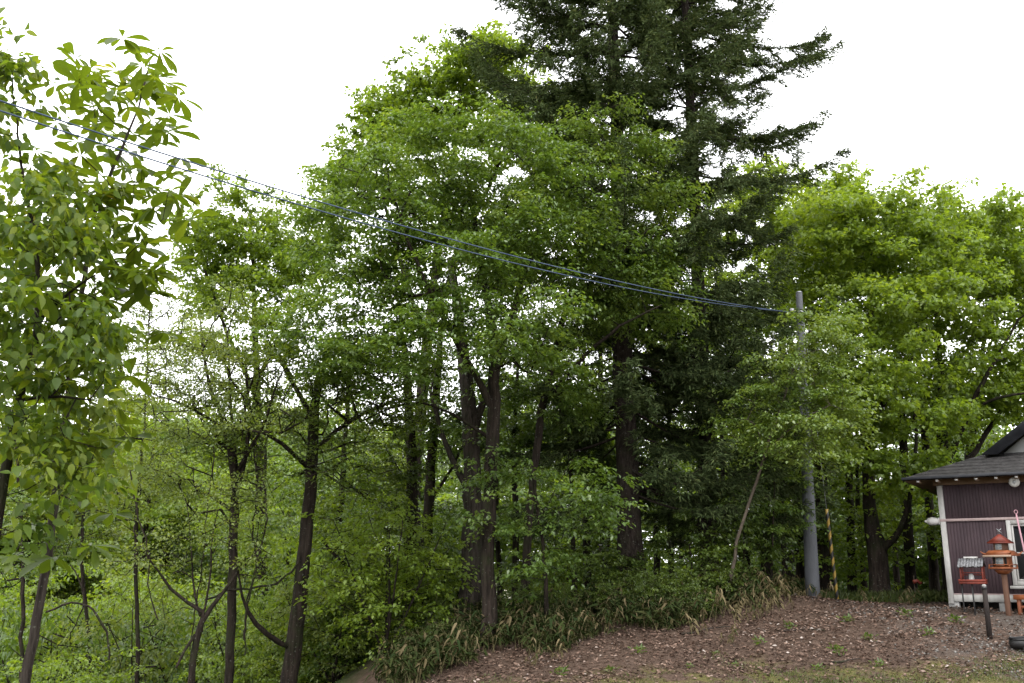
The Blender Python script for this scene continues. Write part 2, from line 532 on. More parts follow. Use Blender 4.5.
# ------------------------------------------------------------------ the ground: one sheet out to the horizon
def ground_material():
    m, t, o = mat_nodes('woodland_ground')
    geo = N(t, 'ShaderNodeNewGeometry')
    sep = N(t, 'ShaderNodeSeparateXYZ'); t.links.new(geo.outputs['Position'], sep.inputs[0])
    def noise(scale, detail=6, rough=.6):
        n = N(t, 'ShaderNodeTexNoise', Scale=scale, Detail=detail, Roughness=rough)
        t.links.new(geo.outputs['Position'], n.inputs['Vector']); return n.outputs['Fac']
    def math_(op, a, b, clamp=False):
        n = N(t, 'ShaderNodeMath', _operation=op, _use_clamp=clamp)
        for i, q in enumerate((a, b)):
            if isinstance(q, (int, float)): n.inputs[i].default_value = q
            else: t.links.new(q, n.inputs[i])
        return n.outputs[0]
    def mixc(f, a, b):
        n = N(t, 'ShaderNodeMixRGB'); t.links.new(f, n.inputs[0])
        t.links.new(a, n.inputs[1]); t.links.new(b, n.inputs[2]); return n.outputs[0]
    soil = ramp(t, noise(9, 9, .75), [(.30, (.032, .020, .014)), (.48, (.080, .051, .037)), (.62, (.125, .085, .065)), (.75, (.17, .135, .11))])
    grav = ramp(t, noise(22, 6, .8), [(.32, (.04, .03, .024)), (.5, (.095, .075, .063)), (.66, (.17, .15, .135)), (.8, (.28, .265, .25))])
    gras = ramp(t, noise(14, 7, .75), [(.3, (.055, .060, .016)), (.5, (.115, .105, .035)), (.7, (.19, .145, .07))])
    wood = ramp(t, noise(1.5, 8, .7), [(.3, (.020, .026, .010)), (.5, (.045, .060, .018)), (.7, (.075, .10, .028))])
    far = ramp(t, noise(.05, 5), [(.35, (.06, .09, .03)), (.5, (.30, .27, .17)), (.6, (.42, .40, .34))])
    x, y = sep.outputs[0], sep.outputs[1]
    wob = math_('MULTIPLY', math_('SUBTRACT', noise(.9, 4), .5), 2.6)
    gm = math_('MULTIPLY', math_('SUBTRACT', math_('ADD', math_('MULTIPLY', x, .11), 15.5), math_('ADD', y, wob)), 1.6, True)
    patch = math_('MULTIPLY', math_('SUBTRACT', noise(2.2, 5), .42), 6, True)
    gm = math_('MULTIPLY', gm, patch)
    gv = math_('MULTIPLY', math_('SUBTRACT', math_('ADD', x, wob), 6.4), .8, True)
    gv = math_('MULTIPLY', gv, math_('MULTIPLY', math_('SUBTRACT', noise(1.6, 4), .40), 5, True))
    wd = math_('MULTIPLY', math_('SUBTRACT', math_('ADD', y, wob), 22.3), .6, True)
    wl = math_('MULTIPLY', math_('SUBTRACT', math_('ADD', wob, -2.4), x), .8, True)
    wd = math_('MAXIMUM', wd, wl)
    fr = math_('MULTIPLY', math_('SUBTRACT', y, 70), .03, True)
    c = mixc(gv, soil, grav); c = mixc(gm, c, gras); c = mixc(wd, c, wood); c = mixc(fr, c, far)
    p = N(t, 'ShaderNodeBsdfPrincipled', Roughness=.92)
    p.inputs['Specular IOR Level'].default_value = .15
    t.links.new(c, p.inputs['Base Color'])
    b = N(t, 'ShaderNodeBump', Strength=1.0, Distance=.09)
    t.links.new(noise(18, 8, .7), b.inputs['Height']); t.links.new(b.outputs[0], p.inputs['Normal'])
    t.links.new(p.outputs[0], o.inputs['Surface'])
    return m

def axis_lines(lo, hi, step, far):
    a = list(np.arange(lo, hi, step)); s = step
    while a[-1] < far: s *= 1.25; a.append(a[-1] + s)
    s = step
    while a[0] > -far: s *= 1.25; a.insert(0, a[0] - s)
    return np.array(a)
gx, gy = axis_lines(-9, 14, .16, 4000), axis_lines(8, 27, .16, 4000)
X, Y = np.meshgrid(gx, gy)
Z = H(X, Y)
gv_ = np.stack([X, Y, Z], -1).reshape(-1, 3)
i = np.arange(len(gy) - 1)[:, None] * len(gx); j = np.arange(len(gx) - 1)[None, :]
gf = np.stack([i + j, i + j + 1, i + j + 1 + len(gx), i + j + len(gx)], -1).reshape(-1, 4)
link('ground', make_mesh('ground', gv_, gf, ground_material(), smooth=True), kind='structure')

def sasa_front(x):
    return np.interp(x, [-2.6, -1.4, -.3, .6, 1.3, 2.5, 3.6, 4.5, 5.4, 6.1, 7], [16.6, 15.8, 16.3, 16.5, 17.0, 17.3, 18.2, 19.1, 19.7, 20.3, 22.4])

def scatter(rng, n, x0, x1, y0, y1):
    return rng.uniform(x0, x1, n), rng.uniform(y0, y1, n)

# fallen leaves: uncountable litter over the bank
rng = np.random.default_rng(11)
x, y = scatter(rng, 120000, -2.3, 12.5, 13.4, 22)
keep = rng.uniform(size=len(x)) < np.clip((y - 14.0 - .07 * x + .5 * noise2(x * 1.3, y * 1.1)) / 1.2, .04, 1) * np.clip(.62 + .5 * noise2(x * 1.7 + 3, y * 1.9), .1, 1) * np.where(x > 8.2, .35, 1) * .52
keep &= y < sasa_front(x) + 1.6
x, y = x[keep], y[keep]; n = len(x)
pale = np.exp(-((x - 5.0) / .9) ** 2 - ((y - 17.2) / .8) ** 2) + .7 * np.exp(-((x - 4.2) / .5) ** 2 - ((y - 16.3) / .4) ** 2) + .5 * np.clip(noise2(x * 1.2 + 5, y * 1.5), 0, 1)
ti = np.clip(rng.beta(1.5, 2.5, n) + .35 * pale * rng.uniform(0, 1, n) + .16 * noise2(x * .8, y * .9 + 2) + .10 * noise2(x * 3.1, y * 3.3), 0, 1)
P = np.stack([x, y, H(x, y) + rng.uniform(.004, .04, n)], 1)
v, f, tv = leaves(P, rng.uniform(0, 6.3, n), rng.normal(0, .28, n), rng.normal(0, .45, n), rng.uniform(.03, .085, n), rng.uniform(.018, .048, n), ti, OVATE)
link('fallen_leaves', make_mesh('fallen_leaves', v, f, G['litter'], tint=tv), kind='stuff')

# short grass at the near edge of the bank
x, y = scatter(rng, 120000, -1.8, 11, 13.2, 16.9)
keep = rng.uniform(size=len(x)) < np.clip((15.5 + .11 * x - y + 1.2 * noise2(x * .9, y * .8)) / 1.5, 0, 1) * np.clip(.5 + .8 * noise2(x * 1.5, y * 2.2), 0.05, 1) * .55
x, y = x[keep], y[keep]; n = len(x)
P = np.stack([x, y, H(x, y) - .005], 1)
v, f, tv = leaves(P, rng.uniform(0, 6.3, n), rng.uniform(.5, 1.4, n), rng.normal(0, .6, n), rng.uniform(.03, .075, n), rng.uniform(.006, .012, n), np.clip(rng.normal(.5, .2, n), 0, 1), DIAMOND)
link('grass', make_mesh('grass', v, f, G['grass'], tint=tv), kind='stuff')
# a rim of rough grass where the wood begins behind the pole and the path
x, y = scatter(rng, 26000, 5.6, 13, 21.2, 24.5)
keep = rng.uniform(size=len(x)) < np.clip((y - 21.3 - .25 * noise2(x * 2, y)) / .8, 0, 1)
x, y = x[keep], y[keep]; n = len(x)
P = np.stack([x, y, H(x, y) - .01], 1)
v, f, tv = leaves(P, rng.uniform(0, 6.3, n), rng.uniform(.6, 1.4, n), rng.normal(0, .6, n), rng.uniform(.10, .34, n), rng.uniform(.012, .022, n), np.clip(rng.normal(.3, .25, n), 0, 1), DIAMOND)
link('grass', make_mesh('grass', v, f, G['grass'], tint=tv), kind='stuff')

# stones of the gravel by the house
G['stone'] = solid('gravel_stone', (.05, .045, .04), (.22, .205, .19), .85, 3)
x, y = scatter(rng, 9000, 6.0, 12, 14.8, 20.4)
keep = rng.uniform(size=len(x)) < np.clip(.35 + .8 * noise2(x * 1.1 + 1, y * 1.2), .03, 1) * np.clip((x - 5.8) / 2.4, 0, 1) * .5
x, y = x[keep], y[keep]; n = len(x)
oct_ = np.array([(1, 0, 0), (0, 1, 0), (-1, 0, 0), (0, -1, 0), (0, 0, .7), (0, 0, -.7)])
of = np.array([(0, 1, 4), (1, 2, 4), (2, 3, 4), (3, 0, 4), (1, 0, 5), (2, 1, 5), (3, 2, 5), (0, 3, 5)])
sz = rng.uniform(.012, .034, n)
v = oct_[None] * rng.uniform(.6, 1.3, (n, 6, 1)) * sz[:, None, None] + np.stack([x, y, H(x, y) + .005], 1)[:, None, :]
link('gravel', make_mesh('gravel', v.reshape(-1, 3), (np.arange(n) * 6)[:, None, None] .repeat(8, 1).reshape(-1, 1) + np.tile(of, (n, 1)), G['stone']), kind='stuff')

# dwarf bamboo plants, dried and green, along the crest
def sasa_mesh(rng, nst, dry):
    V = []; F = []; T = []; nv = 0
    sv = MB()
    for _ in range(nst):
        a = rng.uniform(0, 6.3); rr = rng.uniform(0, .28); h = rng.uniform(.16, .66)
        b = np.array([rr * math.cos(a), rr * math.sin(a), 0]); ln = rng.normal(0, .16, 2)
        pts = [b, b + np.array([ln[0] * .4, ln[1] * .4, h * .6]), b + np.array([ln[0], ln[1], h])]
        sv.tube(pts, [.004, .0035, .002], 4, False)
        k = rng.integers(4, 8)
        hd = rng.uniform(0, 6.3) + np.arange(k) * 2.4 + rng.normal(0, .3, k)
        tt = rng.uniform(.55, 1, k)
        pp = np.stack([np.interp(tt, [0, .6, 1], [q[c] for q in pts]) for c in range(3)], 1)
        isd = rng.uniform(size=k) < dry
        ti = np.where(isd, rng.uniform(.55, 1, k), rng.uniform(.05, .5, k))
        v, f, t = leaves(pp, hd, np.where(isd, rng.normal(-.6, .5, k), rng.normal(-.05, .4, k)), rng.normal(0, .4, k), rng.uniform(.11, .23, k), rng.uniform(.030, .056, k), ti, BLADE)
        V.append(v); F.append(f + nv); T.append(t); nv += len(v)
    return sv, np.concatenate(V), np.concatenate(F), np.concatenate(T)
G['cane'] = solid('cane', (.10, .085, .035), (.17, .15, .07), .7, 8)
rng = np.random.default_rng(21)
protos = []
for q in range(6):
    dry = [.8, .12, .06, .08, .26, .04][q]
    sv, v, f, t = sasa_mesh(rng, [5, 13, 14, 12, 12, 14][q], dry)
    protos.append((sv, v, f, t))
sasa_root = []
def sasa_at(q, x, y, rz, sc):
    lab = 'dry tan dwarf bamboo tuft on the leaf-covered bank' if q == 0 else 'leafy dwarf bamboo plant in the thicket along the bank crest'
    grp = 'dry dwarf bamboo tufts' if q == 0 else 'dwarf bamboo plants on the bank crest'
    if len(sasa_root) <= q or sasa_root[q] is None:
        while len(sasa_root) <= q: sasa_root.append(None)
        r = thing('dwarf_bamboo', lab, 'dwarf bamboo', (x, y, float(H(x, y)) - .02), rz, grp)
        sv, v, f, t = protos[q]
        sv.build('stem', G['cane'], r)
        link('foliage', make_mesh('foliage', v, f, G['sasa'], tint=t), r)
        r.scale = (sc, sc, sc); sasa_root[q] = r
    else:
        copy_tree(sasa_root[q], (x, y, float(H(x, y)) - .02), rz, sc)
cnt = 0
while cnt < 286:
    x = rng.uniform(-2.1, 6.4); y = float(sasa_front(x)) + rng.exponential(1.1) + .05 + .45 * float(noise2(x * 2.3, 1.7)) + .2
    if y > float(sasa_front(x)) + 4.2: continue
    edge = y - float(sasa_front(x))
    dryzone = math.exp(-((x - 5.2) / .9) ** 2)
    q = int(rng.choice([0, 1, 2, 3, 4, 5], p=[.10 + .30 * dryzone * .8, .2, .2 - .1 * dryzone, .15, .15, .2 - .14 * dryzone]))if edge > .25 else int(rng.choice([0, 4, 1, 2, 3], p=[.15, .3, .2, .2, .15]))
    sasa_at(q, x, y, rng.uniform(0, 6.3), rng.uniform(.55, 1.05)); cnt += 1
for px, Yq in ((700, 17.4), (726, 16.9), (742, 18.2), (762, 18.6), (752, 18.4), (870, 20.8), (822, 20.5), (905, 21.2), (560, 16.2), (530, 15.9), (786, 19.0), (748, 18.9), (758, 19.3), (770, 19.2), (779, 19.5), (792, 19.6), (766, 18.8), (784, 20.0), (736, 18.6), (800, 20.0), (755, 19.8)):
    g = ground_at(px, Yq)
    sasa_at(0, g[0], g[1], rng.uniform(0, 6.3), rng.uniform(.6, 1.0) if Yq > 18.5 and px < 810 else rng.uniform(.5, .8))

# ------------------------------------------------------------------ trees
def B(seed, *rows, shell=.5):
    rng = np.random.default_rng(seed)
    return np.concatenate([blob(rng, *r[:6], int(r[6] * 1.3), shell=shell) for r in rows])

def stem_line(px_list, Y0):
    P, r = trace(px_list, Y0, base=False)
    return P, r

# the central tree: a slim dark stem that forks under a broad layered crown
tree('broadleaf_tree', 'broad layered central tree, its slim dark stem standing on the bank edge', 'tree',
     trace([(489, 640, .125, 0), (488, 560, .115, 0), (492, 450, .105, .1), (495, 380, .10, .1), (492, 320, .085, .2), (478, 250, .055, .4), (470, 190, .035, .4)], 17.3),
     [stem_line([(494, 410, .075, .1), (470, 365, .06, 0), (440, 312, .045, -.4), (415, 262, .03, -.8), (395, 200, .02, -1)], 17.3),
      stem_line([(495, 370, .065, .1), (510, 320, .05, .6), (528, 265, .04, 1), (548, 200, .025, 1.3)], 17.3),
      stem_line([(493, 440, .04, .1), (470, 424, .032, .2), (440, 404, .026, .3), (400, 402, .02, .3), (360, 422, .012, .2)], 17.3)],
     B(1, (400, 185, 17.3, 85, 70, 1.6, 190), (490, 175, 17.3, 85, 65, 1.9, 190), (345, 235, 17.0, 45, 65, 1.3, 80), (440, 270, 16.6, 95, 60, 1.6, 170),
       (545, 230, 17.3, 70, 75, 1.8, 150), (390, 345, 16.4, 70, 45, 1.4, 110), (520, 320, 16.2, 60, 45, 1.4, 70), (330, 330, 17, 45, 50, 1.2, 60)),
     'mid', 101, skel=dict(tip=.007), K=10, T=5, R=.50, L=.085, W=.052, droop=.42)
tree('broadleaf_tree', 'layered tree with pale drooping sprays just left of the spruce trunks', 'tree',
     trace([(524, 612, .085, 0), (528, 520, .08, 0), (540, 420, .07, .1), (560, 330, .06, 0), (585, 240, .045, -.1), (608, 165, .025, -.2)], 18.9),
     [stem_line([(545, 400, .05, 0), (590, 350, .04, -.6), (630, 318, .025, -1.2), (662, 305, .014, -1.4)], 18.9),
      stem_line([(566, 310, .05, 0), (610, 262, .035, -.5), (650, 228, .02, -.9)], 18.9)],
     B(2, (605, 160, 18.9, 58, 50, 1.2, 170), (645, 220, 18.9, 46, 45, 1.0, 120), (575, 250, 18.9, 65, 50, 1.2, 130), (635, 305, 18.7, 52, 36, .9, 110), (560, 370, 18.8, 62, 48, 1.1, 100),
       (655, 262, 18.9, 33, 30, .8, 50)),
     'mid', 102, tb=.55, K=9, T=5, R=.50, L=.088, W=.05, droop=.55)
tree('broadleaf_tree', 'low bright sprays of an understory tree in front of the twin dark trunks', 'tree',
     trace([(548, 630, .04, 0), (545, 570, .035, 0), (538, 510, .03, -.1), (530, 460, .018, -.2)], 17.6), [],
     B(3, (535, 505, 17.2, 55, 34, 1.0, 40), (590, 490, 17.4, 35, 26, 1.0, 18), (545, 560, 17.3, 36, 22, .8, 14), (490, 470, 17.0, 30, 18, .8, 12)),
     'mid', 103, tb=.4, K=8, T=5, R=.46, L=.09, W=.055, droop=.5)

# tall fresh-green tree rising behind the centre
tree('broadleaf_tree', 'tallest fresh green broadleaf tree, rising behind the central tree beside the spruce tips', 'tree',
     trace([(412, 590, .19, 0), (415, 480, .17, 0), (425, 360, .15, .3), (438, 250, .11, .5), (455, 150, .07, .5), (462, 80, .03, .5)], 27),
     [stem_line([(430, 330, .09, .3), (465, 240, .07, .8), (505, 150, .05, 1.2), (520, 80, .02, 1.2)], 27),
      stem_line([(428, 350, .08, .3), (400, 260, .06, .2), (375, 170, .04, 0), (372, 120, .02, 0)], 27)],
     B(4, (455, 75, 27.5, 40, 40, 1.6, 90), (500, 75, 27.5, 38, 38, 1.6, 75), (415, 115, 27.5, 45, 38, 1.8, 100), (370, 150, 27.5, 32, 50, 1.6, 75), (480, 130, 28, 70, 50, 2.2, 120), (550, 130, 28, 50, 50, 2, 60), (420, 230, 28, 90, 70, 2, 100), (520, 230, 28.5, 70, 60, 2, 60)),
     'spring', 104, K=8, T=6, R=.42, L=.15, W=.10, droop=.12, tilt=.35, jit=1.9)

# left back, fresh green
tree('broadleaf_tree', 'fresh green rounded tree at the left back, its top under the two wires', 'tree',
     trace([(262, 660, .16, 0), (262, 540, .15, 0), (258, 420, .12, .2), (255, 330, .09, .3), (252, 250, .05, .4), (250, 210, .025, .4)], 28),
     [stem_line([(258, 400, .08, .2), (225, 330, .05, -.2), (205, 270, .03, -.6)], 28), stem_line([(257, 380, .08, .2), (295, 310, .05, .4), (312, 240, .03, .6)], 28)],
     B(5, (255, 235, 28, 60, 45, 2, 130), (215, 270, 28, 38, 55, 1.8, 90), (300, 250, 28, 42, 60, 1.8, 100), (250, 315, 27, 75, 45, 2, 110), (330, 200, 29, 30, 40, 1.5, 45)),
     'spring', 105, tb=.36, K=8, T=6, R=.42, L=.13, W=.085, droop=.12, tilt=.35, jit=1.9)

# left middle trees
tree('broadleaf_tree', 'leaning dark-barked tree with a low curved limb on the left slope', 'tree',
     trace([(288, 690, .155, 0), (296, 630, .15, 0), (304, 560, .135, 0), (311, 480, .12, .1), (314, 420, .10, .2), (316, 385, .08, .3), (330, 350, .05, .4)], 18.8),
     [stem_line([(292, 648, .055, 0), (276, 644, .05, -.3), (258, 630, .045, -.6), (245, 612, .035, -.8), (238, 585, .02, -1), (236, 560, .012, -1)], 18.8),
      stem_line([(314, 420, .06, .2), (296, 390, .045, .2), (275, 350, .03, .1)], 18.8),
      stem_line([(311, 470, .05, .1), (280, 440, .04, -.3), (250, 425, .02, -.5)], 18.8),
      stem_line([(312, 455, .05, .1), (340, 425, .04, -.2), (395, 400, .025, -.6)], 18.8)],
     B(6, (300, 400, 18.8, 55, 45, 1.4, 90), (340, 360, 18.6, 50, 45, 1.4, 90), (370, 420, 18.4, 45, 30, 1.2, 50), (255, 440, 18.6, 45, 28, 1.2, 45), (330, 480, 18.4, 40, 30, 1, 30), (300, 330, 18.8, 50, 30, 1.4, 40)),
     'deep', 106, tb=.55, skel=dict(tip=.010, wander=.16), K=8, T=5, R=.48, L=.08, W=.045, droop=.35, leafpitch=-.1)
tree('broadleaf_tree', 'thin straight tree with airy small leaves, forked high on the left slope', 'tree',
     trace([(228, 690, .085, 0), (232, 600, .08, 0), (233, 530, .075, 0), (236, 470, .06, .1), (222, 420, .04, .1), (205, 370, .025, .2), (200, 320, .015, .2)], 18.2),
     [stem_line([(234, 500, .05, 0), (246, 465, .045, .1), (250, 420, .035, .3), (245, 350, .02, .4)], 18.2),
      stem_line([(236, 470, .045, .1), (232, 420, .03, .4), (228, 340, .015, .6)], 18.2),
      stem_line([(236, 475, .04, .1), (262, 430, .03, -.3), (278, 380, .015, -.5)], 18.2),
      stem_line([(225, 430, .035, .1), (185, 400, .02, -.4), (155, 395, .012, -.7)], 18.2)],
     B(7, (205, 360, 18.2, 55, 45, 1.5, 90), (245, 340, 18.4, 45, 45, 1.4, 80), (180, 415, 18, 50, 40, 1.4, 80), (245, 420, 18, 50, 35, 1.2, 55), (160, 470, 18, 40, 30, 1.2, 45), (210, 490, 17.8, 50, 25, 1, 35)),
     'soft', 107, skel=dict(tip=.013, wander=.2), K=8, T=5, R=.50, L=.06, W=.034, droop=.3, jit=1.4)
tree('broadleaf_tree', 'crooked dark tree with twisted bare boughs in the left hollow', 'tree',
     trace([(188, 700, 0.0612, 0), (192, 665, 0.0578, 0), (195, 635, 0.0544, 0), (203, 612, 0.0408, 0), (222, 592, 0.0306, .1), (243, 568, 0.0204, .2), (262, 545, 0.0122, .3)], 16.8),
     [stem_line([(195, 635, 0.0306, 0), (184, 640, 0.0272, -.2), (178, 655, 0.0238, -.3), (176, 668, 0.0204, -.3)], 16.8),
      stem_line([(203, 612, 0.0340, 0), (185, 605, 0.0306, -.1), (170, 590, 0.0272, -.2), (158, 572, 0.0204, -.3), (148, 562, 0.0136, -.4), (140, 540, 0.0082, -.5)], 16.8),
      stem_line([(205, 608, 0.0204, 0), (212, 580, 0.0170, 0), (210, 545, 0.0122, 0), (218, 510, 0.0082, 0)], 16.8),
      stem_line([(200, 616, 0.0204, 0), (190, 575, 0.0150, .2), (193, 540, 0.0109, .2), (186, 500, 0.0068, .2)], 16.8)],
     B(8, (160, 555, 16.8, 40, 25, 1, 30), (215, 530, 16.8, 45, 28, 1, 35), (255, 545, 16.8, 30, 22, .8, 20)),
     'soft', 108, skel=dict(tip=.010, wander=.25), K=6, T=4, R=.42, L=.06, W=.034, droop=.3, jit=1.4)
tree('broadleaf_tree', 'slender trunk between the leaning tree and the mossy pair', 'tree',
     trace([(330, 690, .11, 0), (333, 620, .10, 0), (338, 560, .09, 0), (342, 480, .07, .1), (348, 400, .05, .2), (350, 340, .02, .2)], 24),
     [], B(9, (350, 420, 24, 50, 60, 1.6, 80), (320, 520, 24, 50, 40, 1.4, 55), (370, 520, 24, 40, 40, 1.4, 45)),
     'mid', 109, K=8, T=5, R=.55, L=.10, W=.06, droop=.35)
tree('broadleaf_tree', 'ivy-leafed trunk with dark crossing low boughs, right of the slender trunk', 'tree',
     trace([(407, 625, .15, 0), (410, 560, .14, 0), (412, 480, .125, 0), (410, 420, .11, .1), (405, 360, .08, .2), (400, 310, .05, .2)], 21.5),
     [stem_line([(405, 612, .07, 0), (390, 598, .065, -.2), (372, 584, .06, -.4), (352, 574, .055, -.6), (338, 560, .04, -.8), (322, 540, .02, -1)], 21.5),
      stem_line([(393, 600, .045, -.2), (378, 592, .04, -.4), (350, 604, .03, -.7), (332, 613, .025, -.9), (316, 612, .015, -1)], 21.5),
      stem_line([(411, 520, .05, 0), (385, 510, .04, -.4), (355, 490, .03, -.8), (335, 470, .015, -1)], 21.5)],
     B(10, (410, 430, 21.2, 22, 60, .5, 60), (360, 520, 21, 50, 30, 1.2, 50), (385, 580, 21, 50, 22, 1, 40), (350, 625, 20.6, 50, 16, .9, 34), (410, 560, 21.2, 24, 40, .5, 30), (400, 340, 21.5, 45, 40, 1.3, 50)),
     'deep', 110, tb=.6, skel=dict(tip=.010, wander=.16), K=8, T=5, R=.5, L=.095, W=.06, droop=.35)
tree('broadleaf_tree', 'dark straight trunk close to the ivy-leafed trunk, just behind it', 'tree',
     trace([(424, 625, .14, 0), (426, 560, .13, 0), (430, 480, .12, 0), (436, 400, .10, .1), (442, 320, .06, .2)], 22.6),
     [stem_line([(430, 500, .05, 0), (452, 470, .035, -.2), (470, 430, .02, -.4)], 22.6)],
     B(11, (445, 420, 22.5, 35, 50, 1.2, 55), (440, 540, 22.4, 30, 40, 1, 40), (455, 340, 22.5, 45, 40, 1.4, 45)),
     'mid', 111, K=8, T=5, R=.52, L=.10, W=.06, droop=.35)
tree('broadleaf_tree', 'thick grey-brown trunk standing close behind the slim central stem', 'tree',
     trace([(468, 632, .235, 0), (471, 580, .22, 0), (474, 500, .20, 0), (470, 420, .17, .1), (462, 340, .13, .3), (450, 260, .08, .4)], 20.2),
     [stem_line([(472, 440, .09, .1), (490, 380, .07, .3), (520, 300, .04, .6)], 20.2), stem_line([(474, 500, .08, 0), (448, 455, .06, .2), (430, 390, .04, .4)], 20.2)],
     B(12, (450, 300, 21, 70, 60, 1.8, 90), (520, 320, 21, 50, 60, 1.6, 60), (480, 420, 21, 45, 40, 1.2, 40)),
     'mid', 112, tb=.35, bark='bark_grey', K=8, T=5, R=.52, L=.09, W=.055, droop=.35)

# background trunks and crowns between and behind the spruces
for q, (lab, pts, Yq, blobs, lf, barkk) in enumerate([
    ('thin pair member of the trunks right of the central stem, nearer the stem', [(516, 622, .085, 0), (516, 540, .08, 0), (514, 440, .06, .1), (518, 340, .03, .2)], 23.5, [(520, 400, 23.5, 45, 60, 1.5, 60), (510, 540, 23.4, 30, 35, 1, 26)], 'mid', 'bark'),
    ('slim dark trunk half way between the central stem and the big spruce trunk', [(588, 620, .10, 0), (586, 540, .09, 0), (588, 440, .07, .1), (584, 340, .03, .2)], 25, [(580, 420, 25, 50, 60, 1.6, 70), (570, 530, 25, 40, 40, 1.3, 45)], 'deep', 'bark'),
    ('mossy trunk seen just left of the big spruce trunk', [(606, 615, .15, 0), (605, 540, .14, 0), (602, 440, .11, .1), (600, 340, .05, .2)], 27, [(600, 380, 27, 50, 70, 1.8, 70), (610, 530, 27, 40, 35, 1.3, 40)], 'mid', 'bark'),
    ('straight trunk in the gap between the two spruce trunks, further back', [(658, 610, .10, 0), (656, 520, .09, 0), (655, 430, .07, 0), (650, 340, .03, .1)], 28, [(660, 420, 28, 45, 60, 1.6, 60), (665, 530, 28, 35, 40, 1.3, 40)], 'mid', 'bark'),
    ('thin trunk to the right of the second spruce, deep in the wood', [(748, 610, .10, 0), (746, 520, .09, 0), (742, 430, .06, 0), (736, 340, .03, 0)], 28, [(745, 400, 28, 45, 60, 1.6, 60), (750, 530, 28, 40, 40, 1.3, 45)], 'mid', 'bark'),
    ('trunk standing shortly left of the concrete pole, behind the dry dwarf bamboo', [(767, 610, .13, 0), (765, 520, .12, 0), (762, 430, .09, 0), (757, 330, .04, 0)], 25.5, [(760, 360, 25.5, 50, 60, 1.6, 70), (775, 520, 25.5, 38, 36, 1.2, 45)], 'mid', 'bark'),
    ('trunk hidden partly by the concrete pole', [(803, 608, .16, 0), (800, 520, .15, 0), (795, 430, .12, 0), (790, 330, .05, 0)], 27, [(790, 300, 27, 55, 70, 1.8, 90), (800, 430, 27, 45, 60, 1.5, 60)], 'spring', 'bark'),
    ('dark trunk in the gap right of the concrete pole, behind the striped guard', [(826, 608, .19, 0), (823, 520, .18, 0), (818, 430, .14, 0), (812, 320, .06, 0)], 25, [(830, 290, 25, 55, 60, 1.8, 90), (825, 430, 25, 40, 50, 1.4, 50), (842, 530, 24.6, 24, 36, .9, 28)], 'spring', 'bark'),
    ('slim trunk between the striped guard and the forked tree', [(853, 608, .12, 0), (851, 530, .11, 0), (847, 430, .09, 0), (842, 320, .04, 0)], 26, [(850, 260, 26, 50, 50, 1.8, 80), (855, 400, 26, 40, 50, 1.4, 50), (858, 540, 25.6, 26, 36, 1, 28)], 'spring', 'bark'),
    ('slim dark trunk a little right of the forked tree', [(912, 604, .14, 0), (908, 530, .13, 0), (902, 430, .10, 0), (896, 320, .05, 0)], 25.5, [(905, 270, 25.5, 50, 50, 1.8, 90), (905, 410, 25.5, 45, 50, 1.5, 60), (905, 520, 25.2, 32, 40, 1, 32)], 'spring', 'bark'),
    ('slim dark trunk seen between the forked tree and the house corner', [(935, 600, .13, 0), (931, 530, .12, 0), (924, 430, .10, 0), (916, 330, .05, 0)], 27, [(930, 240, 27.5, 55, 45, 1.8, 100), (930, 350, 27, 45, 50, 1.6, 70), (925, 520, 26.6, 26, 40, 1, 30)], 'spring', 'bark'),
]):
    tree('broadleaf_tree', lab, 'tree', trace(pts, Yq), [], B(40 + q, *blobs), lf, 140 + q, bark=barkk, K=8, T=5, R=.58, L=.115, W=.075, droop=.3, tilt=.15, jit=1.2)

for q, (lab, px, Yq, tx_, ty_, r_, cx, cyy) in enumerate((
    ('slim stem in the shade immediately left of the mossy trunk', 575, 22.5, 566, 330, .06, 566, 400),
    ('slim stem in the shade between the two spruce trunks', 672, 24.5, 668, 300, .075, 668, 380),
    ('slim stem in the shade close behind the second spruce', 728, 25.5, 716, 320, .08, 720, 420),
    ('slim stem leaning between the pole and the trunk left of it', 786, 24.5, 772, 340, .07, 776, 430),
    ('slim stem beside the thick grey-brown trunk', 500, 24, 502, 330, .065, 500, 420),
    ('slim stem standing left of the forked stout trunk', 866, 28, 856, 360, .085, 858, 440),
    ('slim stem standing right behind the forked stout trunk', 897, 29, 886, 360, .09, 890, 440))):
    g = ground_at(px, Yq); top = px_to(tx_, ty_, Yq)
    mid_ = [g + (top - g) * t + np.append(R0.normal(0, .07, 2), 0) for t in (.3, .6)]
    tree('broadleaf_tree', lab, 'tree', flare(np.array([g, *mid_, top]), [r_, r_ * .85, r_ * .6, r_ * .25]), [], B(230 + q, (cx, cyy, Yq, 34, 60, 1.2, 44)), 'mid', 240 + q, K=8, T=5, R=.5, L=.10, W=.06, droop=.35)

